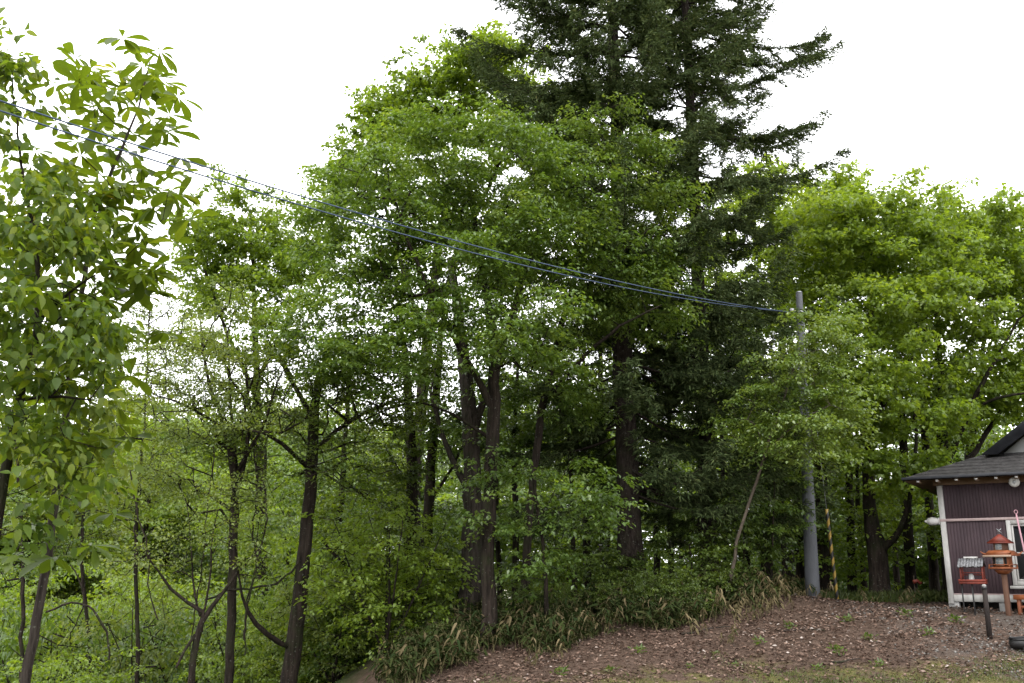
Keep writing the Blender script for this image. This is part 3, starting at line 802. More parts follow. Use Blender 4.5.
# right-hand big trees
tree('broadleaf_tree', 'stout forked dark trunk under bright green leaves left of the house', 'tree',
     trace([(881, 606, .24, 0), (879, 570, .23, 0), (876, 545, .22, 0), (869, 505, .15, 0), (868, 440, .13, .1), (870, 360, .10, .2), (872, 280, .06, .2), (870, 215, .03, .2)], 23.6),
     [stem_line([(878, 556, .11, 0), (884, 546, .10, -.1), (893, 541, .09, -.3), (901, 533, .08, -.4), (910, 505, .06, -.6), (916, 450, .045, -.6), (915, 380, .03, -.6)], 23.6),
      stem_line([(869, 430, .08, .1), (890, 390, .07, -.4), (910, 360, .05, -.8), (930, 335, .03, -1)], 23.6),
      stem_line([(869, 450, .07, .1), (850, 400, .05, -.3), (838, 340, .03, -.5)], 23.6)],
     B(20, (870, 235, 23.8, 60, 50, 2, 150), (820, 250, 24, 45, 50, 1.8, 90), (915, 290, 23.2, 55, 55, 1.8, 130), (860, 330, 23, 60, 50, 1.8, 130), (900, 400, 23, 55, 40, 1.6, 80), (850, 430, 23, 35, 45, 1.2, 50), (905, 470, 23.2, 35, 30, 1, 32)),
     'spring', 120, tb=.5, K=8, T=6, R=.42, L=.125, W=.085, droop=.12, tilt=.35, jit=1.9)
tree('broadleaf_tree', 'spreading bright green tree behind the house roof with sloping dark limbs', 'tree',
     trace([(952, 606, .20, 0), (949, 540, .19, 0), (944, 470, .17, 0), (942, 420, .13, .1), (938, 350, .09, .2), (935, 270, .05, .2), (932, 215, .02, .2)], 25.2),
     [stem_line([(944, 470, .09, 0), (958, 440, .08, -.2), (968, 410, .07, -.4), (992, 365, .05, -.7), (1018, 320, .03, -.9)], 25.2),
      stem_line([(946, 490, .09, 0), (968, 462, .08, .3), (988, 430, .07, .6), (1012, 395, .05, .8), (1040, 360, .03, .9)], 25.2),
      stem_line([(943, 425, .06, 0), (915, 415, .05, -.6), (990, 402, .0, 0)][:2], 25.2),
      stem_line([(966, 414, .045, -.4), (1000, 395, .04, -1.2), (1040, 392, .02, -1.6)], 25.2)],
     B(21, (950, 235, 25.5, 60, 40, 2, 150), (1000, 262, 25.5, 42, 36, 2, 110), (960, 310, 25, 60, 50, 1.8, 130), (1025, 320, 25, 40, 60, 1.8, 110), (985, 385, 24.8, 45, 35, 1.5, 60), (1030, 400, 24.8, 35, 30, 1.4, 40), (925, 400, 25, 32, 40, 1.2, 40), (1075, 360, 25.5, 45, 70, 2, 70)),
     'spring', 121, tb=.45, K=8, T=6, R=.42, L=.125, W=.085, droop=.12, tilt=.35, jit=1.9)
tree('broadleaf_tree', 'leaning dark trunk glimpsed behind the house eave, its crown above the roof', 'tree',
     trace([(985, 600, .17, 0), (975, 520, .16, 0), (968, 460, .14, 0), (978, 400, .10, 0), (985, 330, .05, 0)], 29),
     [], B(22, (978, 235, 29, 36, 24, 1.8, 50), (1000, 330, 29, 50, 60, 2, 80), (960, 400, 29, 40, 50, 1.6, 45)),
     'spring', 122, K=8, T=6, R=.42, L=.13, W=.09, droop=.12, tilt=.35, jit=1.9)
tree('broadleaf_tree', 'bright crown between the spruce tips and the concrete pole', 'tree',
     trace([(790, 606, .20, 0), (785, 500, .18, 0), (778, 400, .15, 0), (785, 300, .10, 0), (800, 220, .04, 0)], 30),
     [stem_line([(780, 380, .08, 0), (830, 300, .05, .3), (850, 230, .03, .5)], 30)],
     B(23, (800, 210, 30, 50, 40, 2, 120), (770, 270, 30, 50, 60, 2, 110), (730, 235, 30, 30, 45, 1.8, 60), (735, 320, 30, 35, 45, 1.8, 60), (695, 330, 30, 40, 50, 1.8, 50), (755, 185, 30.5, 25, 22, 1.4, 24), (845, 195, 30.5, 35, 25, 1.6, 60), (830, 270, 30, 50, 50, 2, 80)),
     'spring', 123, tb=.6, K=8, T=6, R=.42, L=.15, W=.10, droop=.12, tilt=.35, jit=1.9)
tree('small_maple', 'small leaning maple with pale stem and layered sprays before the concrete pole', 'tree',
     trace([(726, 590, 0.0340, .3), (738, 535, 0.0306, .2), (750, 500, 0.0286, .1), (760, 470, 0.0258, 0), (772, 435, 0.0204, 0), (785, 395, 0.0136, -.1), (800, 350, 0.0068, -.2)], 18.9),
     [stem_line([(764, 460, 0.0170, 0), (790, 425, 0.0136, -.4), (830, 405, 0.0082, -.7)], 18.9)],
     B(24, (815, 340, 18.7, 32, 22, .8, 44), (800, 385, 18.5, 45, 26, 1, 70), (835, 415, 18.4, 30, 24, .8, 44), (765, 410, 18.8, 38, 34, 1, 50), (790, 440, 18.5, 42, 24, .9, 46), (840, 360, 18.7, 18, 14, .6, 14)),
     'mid', 124, tb=.72, bark='bark_pale', K=8, T=6, R=.42, L=.075, W=.048, droop=.5)
for q, (lab, cx, cyy, Yq, rx, ry, n, lf, foot) in enumerate([
    ('dark leafy sapling at the foot of the two spruce trunks', 690, 560, 20.0, 34, 30, 32, 'deep', 694),
    ('leafy sapling right of the second spruce trunk, over the dry dwarf bamboo', 745, 548, 20.6, 36, 30, 30, 'deep', 742),
    ('low green sapling left of the big spruce trunk', 600, 560, 20.6, 32, 28, 26, 'deep', 600),
    ('green sapling right of the slim central stem', 515, 590, 21, 30, 22, 22, 'deep', 512),
    ('sapling arching over the bank between the pole and the second spruce', 775, 490, 20.4, 34, 34, 40, 'mid', 770),
]):
    g = ground_at(foot, Yq)
    top = px_to(cx, cyy, Yq)
    P = np.array([g, g * .6 + top * .4 + R0.normal(0, .08, 3), top + np.array([0, 0, .3])])
    tree('sapling', lab, 'sapling', flare(P, [.03, .022, .01]), [], B(60 + q, (cx, cyy, Yq, rx, ry, .9, n)), lf, 160 + q, K=8, T=5, R=.42, L=.085, W=.05, droop=.45)

# ------------------------------------------------------------------ the two spruces
def spruce(name, label, foot_px, Yq, top_z, r0, seed, n_br, reach, zlow, extra=()):
    rng = np.random.default_rng(seed)
    g = ground_at(foot_px, Yq); hgt = top_z - g[2]
    zs = np.linspace(0, hgt, 60)
    tx = np.cumsum(rng.normal(0, .012, 60)); ty = np.cumsum(rng.normal(0, .012, 60))
    P = np.stack([tx, ty, zs], 1)
    rr = r0 * (1 - zs / hgt * .93) * (1 + .8 * np.exp(-zs / .35)); P[0, 2] = -.3
    wob = 1 + rng.normal(0, .045, (60, 14))
    V, F = tube_arrays(P, rr, 14, wob)
    Vs, Fs, nv = [V], [F], len(V)
    root = thing(name, label, 'spruce', g)
    LP, LH, LPi, LT, LL = [], [], [], [], []
    for b in range(n_br + len(extra)):
        f = rng.uniform(0, 1) ** 1.12
        z0 = zlow + f * (hgt * .985 - zlow)
        az = rng.uniform(0, 2 * math.pi)
        rel = z0 / hgt
        L = reach * (1 - rel) ** .62 * rng.uniform(.55, 1.2) + .25
        L = min(L, reach * 1.1) * (.62 + .38 * np.clip((z0 - 3) / 9, 0, 1))
        lowf = np.clip((z0 - zlow) / 4.5, 0, 1)          # low boughs are thin and half bare
        if b >= n_br: z0, az, L = extra[b - n_br]; rel = z0 / hgt; lowf = 1.0
        m = max(5, int(L / .22))
        t = np.linspace(0, 1, m)
        el = rng.uniform(-.30, .05) - .25 * (1 - rel)
        up = rng.uniform(.4, 1.0)
        hz = L * (t - .05 * t * t)
        dz = L * (el * t + up * .75 * t ** 3 * .8)
        bend = rng.normal(0, .15)
        aa = az + bend * t
        pc = np.array([np.interp(z0, zs, P[:, 0]), np.interp(z0, zs, P[:, 1]), z0])
        BP = pc + np.stack([hz * np.cos(aa), hz * np.sin(aa), dz], 1)
        br = np.interp(t, [0, 1], [.010 + .0065 * L, .003])
        v, fc = tube_arrays(BP, br, 5); Vs.append(v); Fs.append(fc + nv); nv += len(v)
        dens = .8 + .2 * lowf
        k = int(L * 18 * dens) + 4
        t0 = .10 + .18 * (1 - lowf)
        ts = rng.uniform(t0, 1.0, k) ** .85
        ts[:2] = [.97, 1.0]
        for tt in ts:
            q = np.array([np.interp(tt, t, BP[:, c]) for c in range(3)])
            ha = np.interp(tt, t, aa)
            sl = (.20 + .55 * math.sin(math.pi * min(tt, .98) ** .8) * L * .24) * rng.uniform(.5, 1.2)
            sd_ = rng.choice([-1, 1]); ha2 = ha + sd_ * rng.uniform(.3, 1.25) * (1 - tt * .55)
            nn = max(3, int(sl / .085))
            u = np.linspace(.0, 1, nn)
            drp = rng.uniform(.15, .75) * (1.1 - .6 * rel)
            tw = q + np.stack([sl * u * math.cos(ha2), sl * u * math.sin(ha2), .1 * sl * u - drp * sl * u * u], 1)
            if nn > 3 or lowf < .5:
                v, fc = tube_arrays(tw, np.full(nn, .0045), 3); Vs.append(v); Fs.append(fc + nv); nv += len(v)
            # needle brushes along the twig
            for rep in range(6):
                c = tw + rng.normal(0, .022, tw.shape)
                LP.append(c); LH.append(ha2 + rng.normal(0, .75, nn)); LPi.append(rng.normal(-.15 - .4 * drp, .45, nn))
                LT.append(np.clip(rng.normal(.42, .12) + rng.normal(0, .15, nn) + .18 * tt * rel, 0, 1)); LL.append(rng.uniform(.08, .16, nn))
    link('trunk', make_mesh('trunk', np.concatenate(Vs), np.concatenate(Fs), G['bark_red'], smooth=True), root)
    LP, LH, LPi, LT, LL = map(np.concatenate, (LP, LH, LPi, LT, LL))
    n = len(LP)
    v, f, ti = leaves(LP, LH, LPi, rng.uniform(-1.5, 1.5, n), LL, LL * rng.uniform(.15, .25, n), LT, DIAMOND)
    link('crown', make_mesh('crown', v, f, G['needle'], tint=ti), root)
    print('spruce', n)
    return root
spruce('spruce_tree', 'tall spruce with the thickest dark trunk on the bank', 635, 20.8, 24.0, .28, 301, 185, 5.4, 2.2, ((12.9, 3.1, 3.9), (12.2, 2.8, 3.7), (13.6, 3.4, 3.5), (11.3, 3.2, 3.6)))
spruce('spruce_tree', 'tall spruce on the right of the thickest trunk, its tips reaching over bright crowns', 712, 22.4, 24.5, .23, 302, 195, 4.7, 1.8, ((13.6, -.05, 4.1), (14.4, .1, 3.8), (12.6, -.3, 3.6), (11.8, .25, 3.5)))

# ------------------------------------------------------------------ the near left: big-leaved magnolia and a drooping tree
def magnolia():
    rng = np.random.default_rng(401)
    trunk = trace([(24, 690, .055, 0), (36, 620, .052, 0), (50, 545, .048, 0), (58, 470, .042, 0), (70, 380, .036, 0), (82, 290, .030, 0), (92, 215, .026, 0), (115, 165, .020, 0), (135, 120, .014, 0), (150, 62, .008, 0)], 10.6)
    base = trunk[0][1].copy()
    limbs = []
    ends = [(55, 85), (75, 62), (100, 68), (140, 52), (125, 40), (165, 52), (150, 75), (178, 92), (170, 120), (110, 95), (85, 110), (60, 125), (130, 105), (158, 140), (186, 155), (165, 175), (140, 165), (105, 140),
            (80, 150), (60, 165), (100, 185), (125, 195), (160, 215), (187, 220), (170, 240), (140, 235), (110, 225), (75, 215), (50, 200), (45, 240), (80, 255), (120, 265), (155, 270), (145, 295), (105, 300), (70, 295),
            (125, 330), (162, 335), (95, 345), (60, 340), (130, 375), (100, 390), (120, 405), (75, 385), (50, 400), (105, 440), (70, 430), (45, 450), (110, 520), (85, 500), (60, 505), (30, 520), (20, 470), (95, 545),
            (30, 350), (25, 300), (20, 240), (35, 280), (90, 470), (55, 560), (15, 560), (180, 195), (150, 120), (95, 125), (120, 70)]
    for (cx, cyy, rx, ry, nn) in ((120, 110, 55, 50, 22), (95, 185, 85, 50, 36), (85, 260, 85, 45, 36), (70, 340, 75, 45, 30), (60, 440, 75, 60, 20)):
        aa = rng.uniform(0, 6.3, nn); r_ = rng.uniform(0, 1, nn) ** .5
        ends += list(zip(cx + rx * r_ * np.cos(aa), cyy + ry * r_ * np.sin(aa)))
    A = np.array([px_to(a + rng.normal(0, 3), b + rng.normal(0, 3), 10.6 + rng.normal(0, .75)) for a, b in ends])
    v, f, D = skeleton(rng, [(trunk[0] - base, trunk[1])], A - base, step=.25, rise=.7, tip=.0045, wander=.08, power=2.6)
    root = thing('magnolia_tree', 'big-leaved magnolia with leaf whorls, crossing the two wires', 'tree', base)
    link('trunk', make_mesh('trunk', v, f, G['bark_grey'], smooth=True), root)
    LP, LH, LQ, LR, LL, LT = [], [], [], [], [], []
    A = A - base
    for a, d in zip(A, D):
        k = int(rng.integers(7, 11))
        hd = rng.uniform(0, 6.3) + np.arange(k) * 2 * math.pi / k + rng.normal(0, .18, k)
        ax = d / (np.linalg.norm(d) + 1e-6)
        lean = rng.normal(.05, .25, k) - .25
        LP.append(a + np.stack([np.cos(hd), np.sin(hd), 0 * hd], 1) * .02); LH.append(hd); LQ.append(lean + .35 * (np.cos(hd) * ax[0] + np.sin(hd) * ax[1]))
        LR.append(rng.normal(0, .35, k)); LL.append(rng.uniform(.17, .33, k)); LT.append(np.clip(rng.normal(.46, .15) + rng.normal(0, .12, k), 0, 1))
    LP, LH, LQ, LR, LL, LT = map(np.concatenate, (LP, LH, LQ, LR, LL, LT))
    v, f, ti = leaves(LP, LH, LQ, LR, LL, LL * .40, LT, OBOVATE)
    link('crown', make_mesh('crown', v, f, G['magnolia'], tint=ti, smooth=True), root)
magnolia()
tree('broadleaf_tree', 'near tree with drooping glossy leaves and a short dark top twig against the sky', 'tree',
     trace([(-30, 690, .07, 0), (-10, 560, .06, 0), (12, 430, .045, 0), (30, 360, .038, 0), (40, 320, .032, 0), (36, 240, .022, 0), (20, 160, .014, 0), (14, 100, .006, 0), (12, 45, .003, 0)], 9.4),
     [stem_line([(40, 320, .02, 0), (70, 290, .014, -.4), (95, 275, .008, -.6)], 9.4), stem_line([(20, 400, .02, 0), (55, 395, .015, -.4), (90, 400, .008, -.6)], 9.4)],
     B(31, (20, 225, 9.0, 45, 50, .9, 32), (15, 300, 8.8, 50, 45, .9, 36), (45, 330, 8.8, 50, 40, .8, 28), (20, 390, 8.8, 45, 40, .8, 27), (55, 455, 8.8, 45, 40, .8, 24), (10, 470, 8.8, 40, 45, .8, 20), (5, 130, 9.3, 14, 50, .4, 7), (5, 60, 9.3, 6, 16, .1, 2), (60, 210, 9.2, 30, 28, .6, 6), (60, 265, 9.2, 40, 30, .7, 9)),
     'droop', 131, tb=.5, skel=dict(step=.22, tip=.0035), K=4, T=4, R=.40, L=.115, W=.066, droop=.55, tmpl=DROOPY, leafpitch=-.32, jit=1.6)

# ------------------------------------------------------------------ left hollow: thin trunks, vines, shrubs, far trees
rng = np.random.default_rng(55)
def vine(label, pts, Yq, r):
    P = np.array([px_to(a, b, Yq + d) for a, b, d in pts]); P, rr = resample(P, np.full(len(P), r), .12)
    P[1:-1] += rng.normal(0, .012, P[1:-1].shape)
    v, f = tube_arrays(P, rr * rng.uniform(.8, 1.2, len(rr)), 6)
    link('vine', make_mesh('vine', v, f, G['bark'], smooth=True), None, label, 'vine')
vine('long vine hanging beside the thin straight tree on its right', [(250, 420, .2), (258, 480, .1), (252, 530, 0), (258, 560, 0), (248, 600, 0), (244, 640, .1)], 18.0, .016)
vine('vine looping from the fork of the thin straight tree to the low curved limb', [(262, 470, 0), (268, 510, -.2), (262, 545, -.2), (250, 590, -.1), (246, 615, 0), (245, 655, 0)], 17.8, .014)
vine('thin vine hanging near the crooked dark tree', [(215, 440, .1), (208, 500, 0), (203, 560, 0), (196, 600, 0), (190, 650, 0)], 17.2, .011)
vine('horizontal vine strung from the leaning tree across the thin straight tree', [(300, 560, 0), (278, 585, -.2), (250, 588, -.3), (228, 590, -.3), (205, 600, -.2)], 18.2, .018)
vine('arching dead vine in the left hollow beside the magnolia stem', [(46, 612, 0), (62, 604, 0), (80, 601, 0), (95, 607, 0), (103, 620, 0), (108, 640, 0), (109, 660, 0)], 14, .016)
vine('thin hanging vine above the arching dead vine', [(70, 565, 0), (78, 576, 0), (84, 586, 0), (83, 605, 0), (80, 620, 0), (70, 634, 0)], 14, .010)
vine('bare twining vine left of the crooked dark tree', [(130, 470, 0), (138, 520, 0), (150, 550, 0), (148, 590, 0), (158, 620, 0)], 16.5, .012)

def thin_tree(lab, px, Yq, toppx, toppy, r, blobs, lf, seed, group=None, L=.075, W=.042):
    g = ground_at(px, Yq); top = px_to(toppx, toppy, Yq + .3)
    mid = [g + (top - g) * t + np.append(R0.normal(0, .10, 2), 0) for t in (.25, .5, .75)]
    tree('broadleaf_tree', lab, 'tree', flare(np.array([g, *mid, top]), [r, r * .9, r * .75, r * .5, r * .2]), [], B(seed, *blobs), lf, seed, group, skel=dict(tip=.010, wander=.2), K=8, T=5, R=.52, L=L, W=W, droop=.3, jit=1.3)
thin_tree('slender pale-green tree behind the magnolia, left of the airy forked tree', 130, 22, 150, 300, .055, [(140, 380, 22, 50, 50, 1.6, 80), (120, 470, 22, 50, 50, 1.6, 80), (110, 330, 22, 40, 40, 1.4, 45), (150, 310, 22.3, 40, 35, 1.4, 50)], 'soft', 171)
thin_tree('slender tree deep behind the magnolia stem', 80, 25, 90, 330, .055, [(80, 400, 25, 60, 60, 1.8, 90), (70, 500, 25, 60, 50, 1.8, 80), (30, 440, 25, 50, 70, 1.8, 80)], 'soft', 172)
thin_tree('slender tree at the frame edge behind the drooping tree', 15, 21, 20, 330, .05, [(10, 420, 21, 50, 70, 1.6, 70), (20, 540, 21, 50, 50, 1.4, 60)], 'mid', 173)
thin_tree('slim tree between the thin straight tree and the leaning dark tree, further back', 266, 26, 268, 330, .06, [(270, 420, 26, 45, 60, 1.7, 60), (275, 520, 26, 45, 45, 1.5, 60)], 'spring', 174, L=.10, W=.06)
thin_tree('slim bare-stemmed tree seen through the crossing low boughs', 372, 34, 378, 470, .06, [(375, 480, 34, 40, 40, 1.8, 50), (375, 430, 34, 45, 40, 1.8, 40)], 'spring', 175, L=.12, W=.08)

# shrubs of the hollow and far trees: one of each kind is built, the rest are copies
def shrub_proto(lab, seed, lf, hgt, rad, n, L, W, grp, loc):
    rg = np.random.default_rng(seed)
    d = rg.normal(size=(n, 3)); d /= np.linalg.norm(d, axis=1, keepdims=True)
    r = rg.uniform(0, 1, n) ** .4
    A = d * r[:, None] * np.array([rad, rad, hgt * .52]) + np.array([0, 0, hgt * .52]); A[:, 2] = np.maximum(A[:, 2], .12)
    lines = [(np.array([(0, 0, -.15), (.05, .02, hgt * .3), (.0, .06, hgt * .7)]), np.array([.04, .03, .012]))]
    for q in range(4):
        a = q * 1.6 + rg.uniform(0, .6)
        lines.append((np.array([(0, 0, .02), (.4 * rad * math.cos(a), .4 * rad * math.sin(a), hgt * .4), (.7 * rad * math.cos(a), .7 * rad * math.sin(a), hgt * .75)]), np.array([.025, .018, .008])))
    v, f, D = skeleton(rg, lines, A, step=.3, tip=.008, wander=.2)
    root = thing('shrub', lab, 'shrub', loc, 0, grp)
    link('stems', make_mesh('stems', v, f, G['bark'], smooth=True), root)
    v, f, ti = sprays(rg, A, D, tb=.5 + .15 * noise2(A[:, 0] * 2, A[:, 2] * 2), K=8, T=5, R=.45, L=L, W=W, droop=.35, jit=1.3)
    link('foliage', make_mesh('foliage', v, f, G[lf], tint=ti), root)
    return root
spots = []
rs = np.random.default_rng(77)
for px, Yq in ((332, 20.5), (362, 21.5), (385, 19), (300, 22.5), (345, 24), (405, 20.5), (260, 23), (320, 27)):
    spots.append(ground_at(px, Yq))
while len(spots) < 130:
    px = rs.uniform(-110, 430); Yq = rs.uniform(20, 58)
    g = ground_at(px, Yq)
    if g[2] > -.5: continue
    spots.append(g)
kinds = [('pale green understory shrub in the left hollow', 'soft', 2.4, 1.5, 150, .075, .042), ('fresh green understory shrub in the left hollow', 'mid', 2.0, 1.4, 130, .085, .05), ('tall yellow-green understory shrub in the left hollow', 'spring', 3.4, 1.6, 170, .09, .055)]
sp = [None] * 3
for q, g in enumerate(spots):
    k = q % 3
    if sp[k] is None:
        sp[k] = shrub_proto(kinds[k][0], 500 + k, *kinds[k][1:], ['pale green hollow shrubs', 'fresh green hollow shrubs', 'yellow-green hollow shrubs'][k], g)
    else:
        copy_tree(sp[k], g, rs.uniform(0, 6.3), (rs.uniform(.75, 1.2) + max(0, g[1] - 24) * .025) if q > 8 else .7)

for q in range(34):
    px = -100 + 420 * (q + rs.uniform(0, 1)) / 34; Yq = rs.uniform(24, 37); g = ground_at(px, Yq)
    s_ = (px_to(px, rs.uniform(545, 610), Yq)[2] - g[2]) / 3.3
    copy_tree(sp[(2, 2, 0, 1)[q % 4]], g, rs.uniform(0, 6.3), (min(s_, 1.5), min(s_, 1.5), s_ * (1, 1, 1.35, 1.5)[q % 4]))
dk = None
for q, (px, Yq, s_) in enumerate(((605, 18.6, .30), (645, 18.8, .36), (672, 19.0, .40), (694, 18.5, .30), (715, 19.4, .40), (738, 20.0, .34), (560, 18.6, .30), (528, 18.8, .32), (620, 20.2, .46), (505, 17.8, .20), (440, 17.4, .24))):
    g = ground_at(px, Yq)
    if dk is None:
        dk = shrub_proto('dark leafy undershrub among the dwarf bamboo at the spruce foot', 540, 'deep', 2.0, 1.5, 150, .10, .058, 'dark undershrubs at the spruce foot', g); dk.scale = (s_,) * 3
    else: copy_tree(dk, g, rs.uniform(0, 6.3), s_)

def far_tree_proto(lab, seed, lf, hgt, loc, grp):
    rg = np.random.default_rng(seed)
    A = []
    for q in range(12):
        c = np.array([rg.normal(0, hgt * .13), rg.normal(0, hgt * .13), hgt * rg.uniform(.16, .88)]); n = 42
        d = rg.normal(size=(n, 3)); d /= np.linalg.norm(d, axis=1, keepdims=True)
        A.append(c + d * (rg.uniform(0, 1, n) ** .45)[:, None] * hgt * np.array([.15, .15, .13]))
    A = np.concatenate(A)
    P, r = flare(np.array([(0, 0, 0), (.1, 0, hgt * .3), (-.1, .1, hgt * .6), (0, 0, hgt * .9)]), [hgt * .014, hgt * .012, hgt * .008, hgt * .002])
    v, f, D = skeleton(rg, [(P, r)], A, step=.6, tip=.009)
    root = thing('broadleaf_tree', lab, 'tree', loc, 0, grp)
    link('trunk', make_mesh('trunk', v, f, G['bark'], smooth=True), root)
    v, f, ti = sprays(rg, A, D, tb=.5 + .18 * noise2(A[:, 0], A[:, 2]), K=7, T=5, R=.75, L=.17, W=.11, droop=.3, tilt=.15, jit=1.3)
    link('crown', make_mesh('crown', v, f, G[lf], tint=ti), root)
    return root
far = []
def far_spot(px, Yq, ytop):
    g = ground_at(px, Yq); far.append((g, px, px_to(px, ytop, Yq)[2] - g[2]))
for q in range(44):
    px = rs.uniform(-150, 460); far_spot(px, rs.uniform(36, 90), rs.uniform(370, 500) + max(0, px - 250) * -.1)
for q in range(24):
    px = 440 + (q + rs.uniform(0, 1)) * 640 / 24; far_spot(px, rs.uniform(32, 50), rs.uniform(330, 500))
fp = [None] * 3
fk = [('pale green tree of the far slope behind the hollow', 'soft', 10.0), ('fresh green tree of the wood behind the bank', 'spring', 11.0), ('dark green tree of the wood behind the bank', 'mid', 10.0)]
for q, (g, px, hh) in enumerate(far):
    k = q % 3 if px < 470 else 1 + q % 2
    hs_ = hh / (fk[k][2] * .98)
    if fp[k] is None:
        fp[k] = far_tree_proto(fk[k][0], 600 + k, *fk[k][1:], g, ['pale trees of the far slope', 'fresh green trees of the wood behind', 'dark green trees of the wood behind'][k])
        fp[k].scale = (hs_, hs_, hs_)
    else:
        wd = min(max(hs_, .9), 1.35)
        copy_tree(fp[k], g, rs.uniform(0, 6.3), (wd, wd, hs_))

wd = None
rg = np.random.default_rng(808)
for q, (px, Yq) in enumerate(((848, 18.2), (838, 16.4), (760, 16.8), (716, 16.2), (640, 16.3), (905, 18.6), (868, 17.0), (790, 17.9), (735, 15.6), (930, 17.2), (610, 15.4), (560, 15.3), (690, 15.5), (818, 15.4), (880, 15.7), (955, 18.2))):
    g = ground_at(px, Yq)
    if wd is None:
        wd = thing('weed', 'small green weed sprouting from the litter of the bank', 'weed', g, 0, 'weeds on the bank')
        n = 34; hd = rg.uniform(0, 6.3, n)
        P = np.stack([rg.normal(0, .05, n), rg.normal(0, .05, n), rg.uniform(0, .09, n)], 1)
        v, f, t = leaves(P, hd, rg.normal(.35, .4, n), rg.normal(0, .4, n), rg.uniform(.05, .11, n), rg.uniform(.018, .04, n), rg.uniform(.1, .8, n), OVATE)
        link('foliage', make_mesh('foliage', v, f, G['mid'], tint=t), wd)
        m = MB()
        for k in range(5): m.tube([(0, 0, -.03), (rg.normal(0, .04), rg.normal(0, .04), .1)], [.004, .002], 4, False)
        m.build('stem', G['cane'], wd)
    else: copy_tree(wd, g, rg.uniform(0, 6.3), rg.uniform(.5, 1.2))

# ------------------------------------------------------------------ concrete pole, wires, guy
G['concrete'] = solid('pole_concrete', (.048, .050, .056), (.088, .091, .099), .8, 3, (1, 1, .4), .25, 40)
G['steel'] = solid('steel', (.22, .23, .24), (.34, .35, .36), .45, 9, metal=.7)
G['black'] = solid('black_paint', (.010, .010, .011), (.022, .021, .021), .5, 9)
pole_foot = ground_at(813, 20.6)
ptop = px_to(799, 293, 20.75)
pole = thing('utility_pole', 'grey round concrete utility pole rising through the maple sprays', 'utility pole', pole_foot)
d = ptop - pole_foot
def along(t): return d * t
m = MB(); ts = np.linspace(0, 1, 16)
m.tube([along(t) if t else np.array([0, 0, -.3]) for t in ts], np.linspace(.150, .070, 16), 24)
m.build('shaft', G['concrete'], pole, True)
for t in (.93, .80):
    m = MB(); r = .150 - .080 * t + .006
    m.tube([along(t) - d / np.linalg.norm(d) * .03, along(t) + d / np.linalg.norm(d) * .03], [r, r], 24); m.build('band', G['steel'], pole)
m = MB(); m.tube([along(1), along(1) + np.array([0, 0, .035])], [.075, .05], 20); m.build('cap', G['steel'], pole)
for t, sx in ((.93, -1), (.925, -1)):
    m = MB(); c = along(t) + np.array([sx * .13, -.06, .04 if t == .93 else -.10]); m.tube([c, c + np.array([-.10, -.03, 0])], [.035, .045], 12); m.build('insulator', solid('porcelain', (.55, .55, .53), None, .25) if t == .93 else bpy.data.materials['porcelain'], pole, True)

G['wire'] = solid('wire_blue_grey', (.045, .062, .105), (.070, .092, .140), .8, 5, spec=.1)
def wire(label, p0, p1, sag, r, ext):
    t = np.linspace(0, 1 + ext, 60)
    P = p0 + (p1 - p0) * t[:, None]; P[:, 2] -= sag * 4 * t * (1 - t)
    m = MB(); m.tube(P, np.full(len(t), r), 6); m.build('overhead_wire', G['wire'], None, True, label=label, cat='wire')
wire('upper of the two blue-grey wires running from the pole past the magnolia', px_to(797, 313, 20.65), px_to(-2, 100, 8.2), .30, .0086, .5)
wire('lower of the two blue-grey wires running from the pole past the magnolia', px_to(786, 311.5, 20.5), px_to(-2, 110, 8.2), .34, .0086, .5)

# guy wire with its yellow and black guard
def stripe_mat():
    m, t, o = mat_nodes('striped_guard')
    tc = N(t, 'ShaderNodeTexCoord'); sep = N(t, 'ShaderNodeSeparateXYZ'); t.links.new(tc.outputs['Object'], sep.inputs[0])
    at = N(t, 'ShaderNodeMath', _operation='ARCTAN2'); t.links.new(sep.outputs[0], at.inputs[0]); t.links.new(sep.outputs[1], at.inputs[1])
    a = N(t, 'ShaderNodeMath', _operation='MULTIPLY'); a.inputs[1].default_value = 1 / (2 * math.pi); t.links.new(at.outputs[0], a.inputs[0])
    z = N(t, 'ShaderNodeMath', _operation='MULTIPLY'); z.inputs[1].default_value = 3.6; t.links.new(sep.outputs[2], z.inputs[0])
    s = N(t, 'ShaderNodeMath', _operation='ADD'); t.links.new(a.outputs[0], s.inputs[0]); t.links.new(z.outputs[0], s.inputs[1])
    fr = N(t, 'ShaderNodeMath', _operation='FRACT'); t.links.new(s.outputs[0], fr.inputs[0])
    g = N(t, 'ShaderNodeMath', _operation='GREATER_THAN'); g.inputs[1].default_value = .5; t.links.new(fr.outputs[0], g.inputs[0])
    mx = N(t, 'ShaderNodeMixRGB'); t.links.new(g.outputs[0], mx.inputs[0]); mx.inputs[1].default_value = (.015, .015, .015, 1); mx.inputs[2].default_value = (.24, .155, .025, 1)
    p = N(t, 'ShaderNodeBsdfPrincipled', Roughness=.5); t.links.new(mx.outputs[0], p.inputs['Base Color']); t.links.new(p.outputs[0], o.inputs['Surface'])
    return m
gf0 = ground_at(838, 21.4); gtop = px_to(804, 322, 20.8); ax = gtop - gf0; Lg = np.linalg.norm(ax); ax = ax / Lg
guy = thing('guy_wire', 'steel guy wire with yellow and black spiral guard right of the concrete pole', 'guy wire', gf0)
m = MB(); m.tube([-ax * .15, ax * Lg * .5, ax * Lg], [.006, .006, .006], 6); m.build('cable', G['steel'], guy, True)
m = MB()
zz = np.linspace(.05, 2.02, 14)
m.tube([np.array([0, 0, q]) for q in zz], np.full(14, .036), 14)
gd = m.build('guard', stripe_mat(), guy, True)
from mathutils import Vector, Matrix
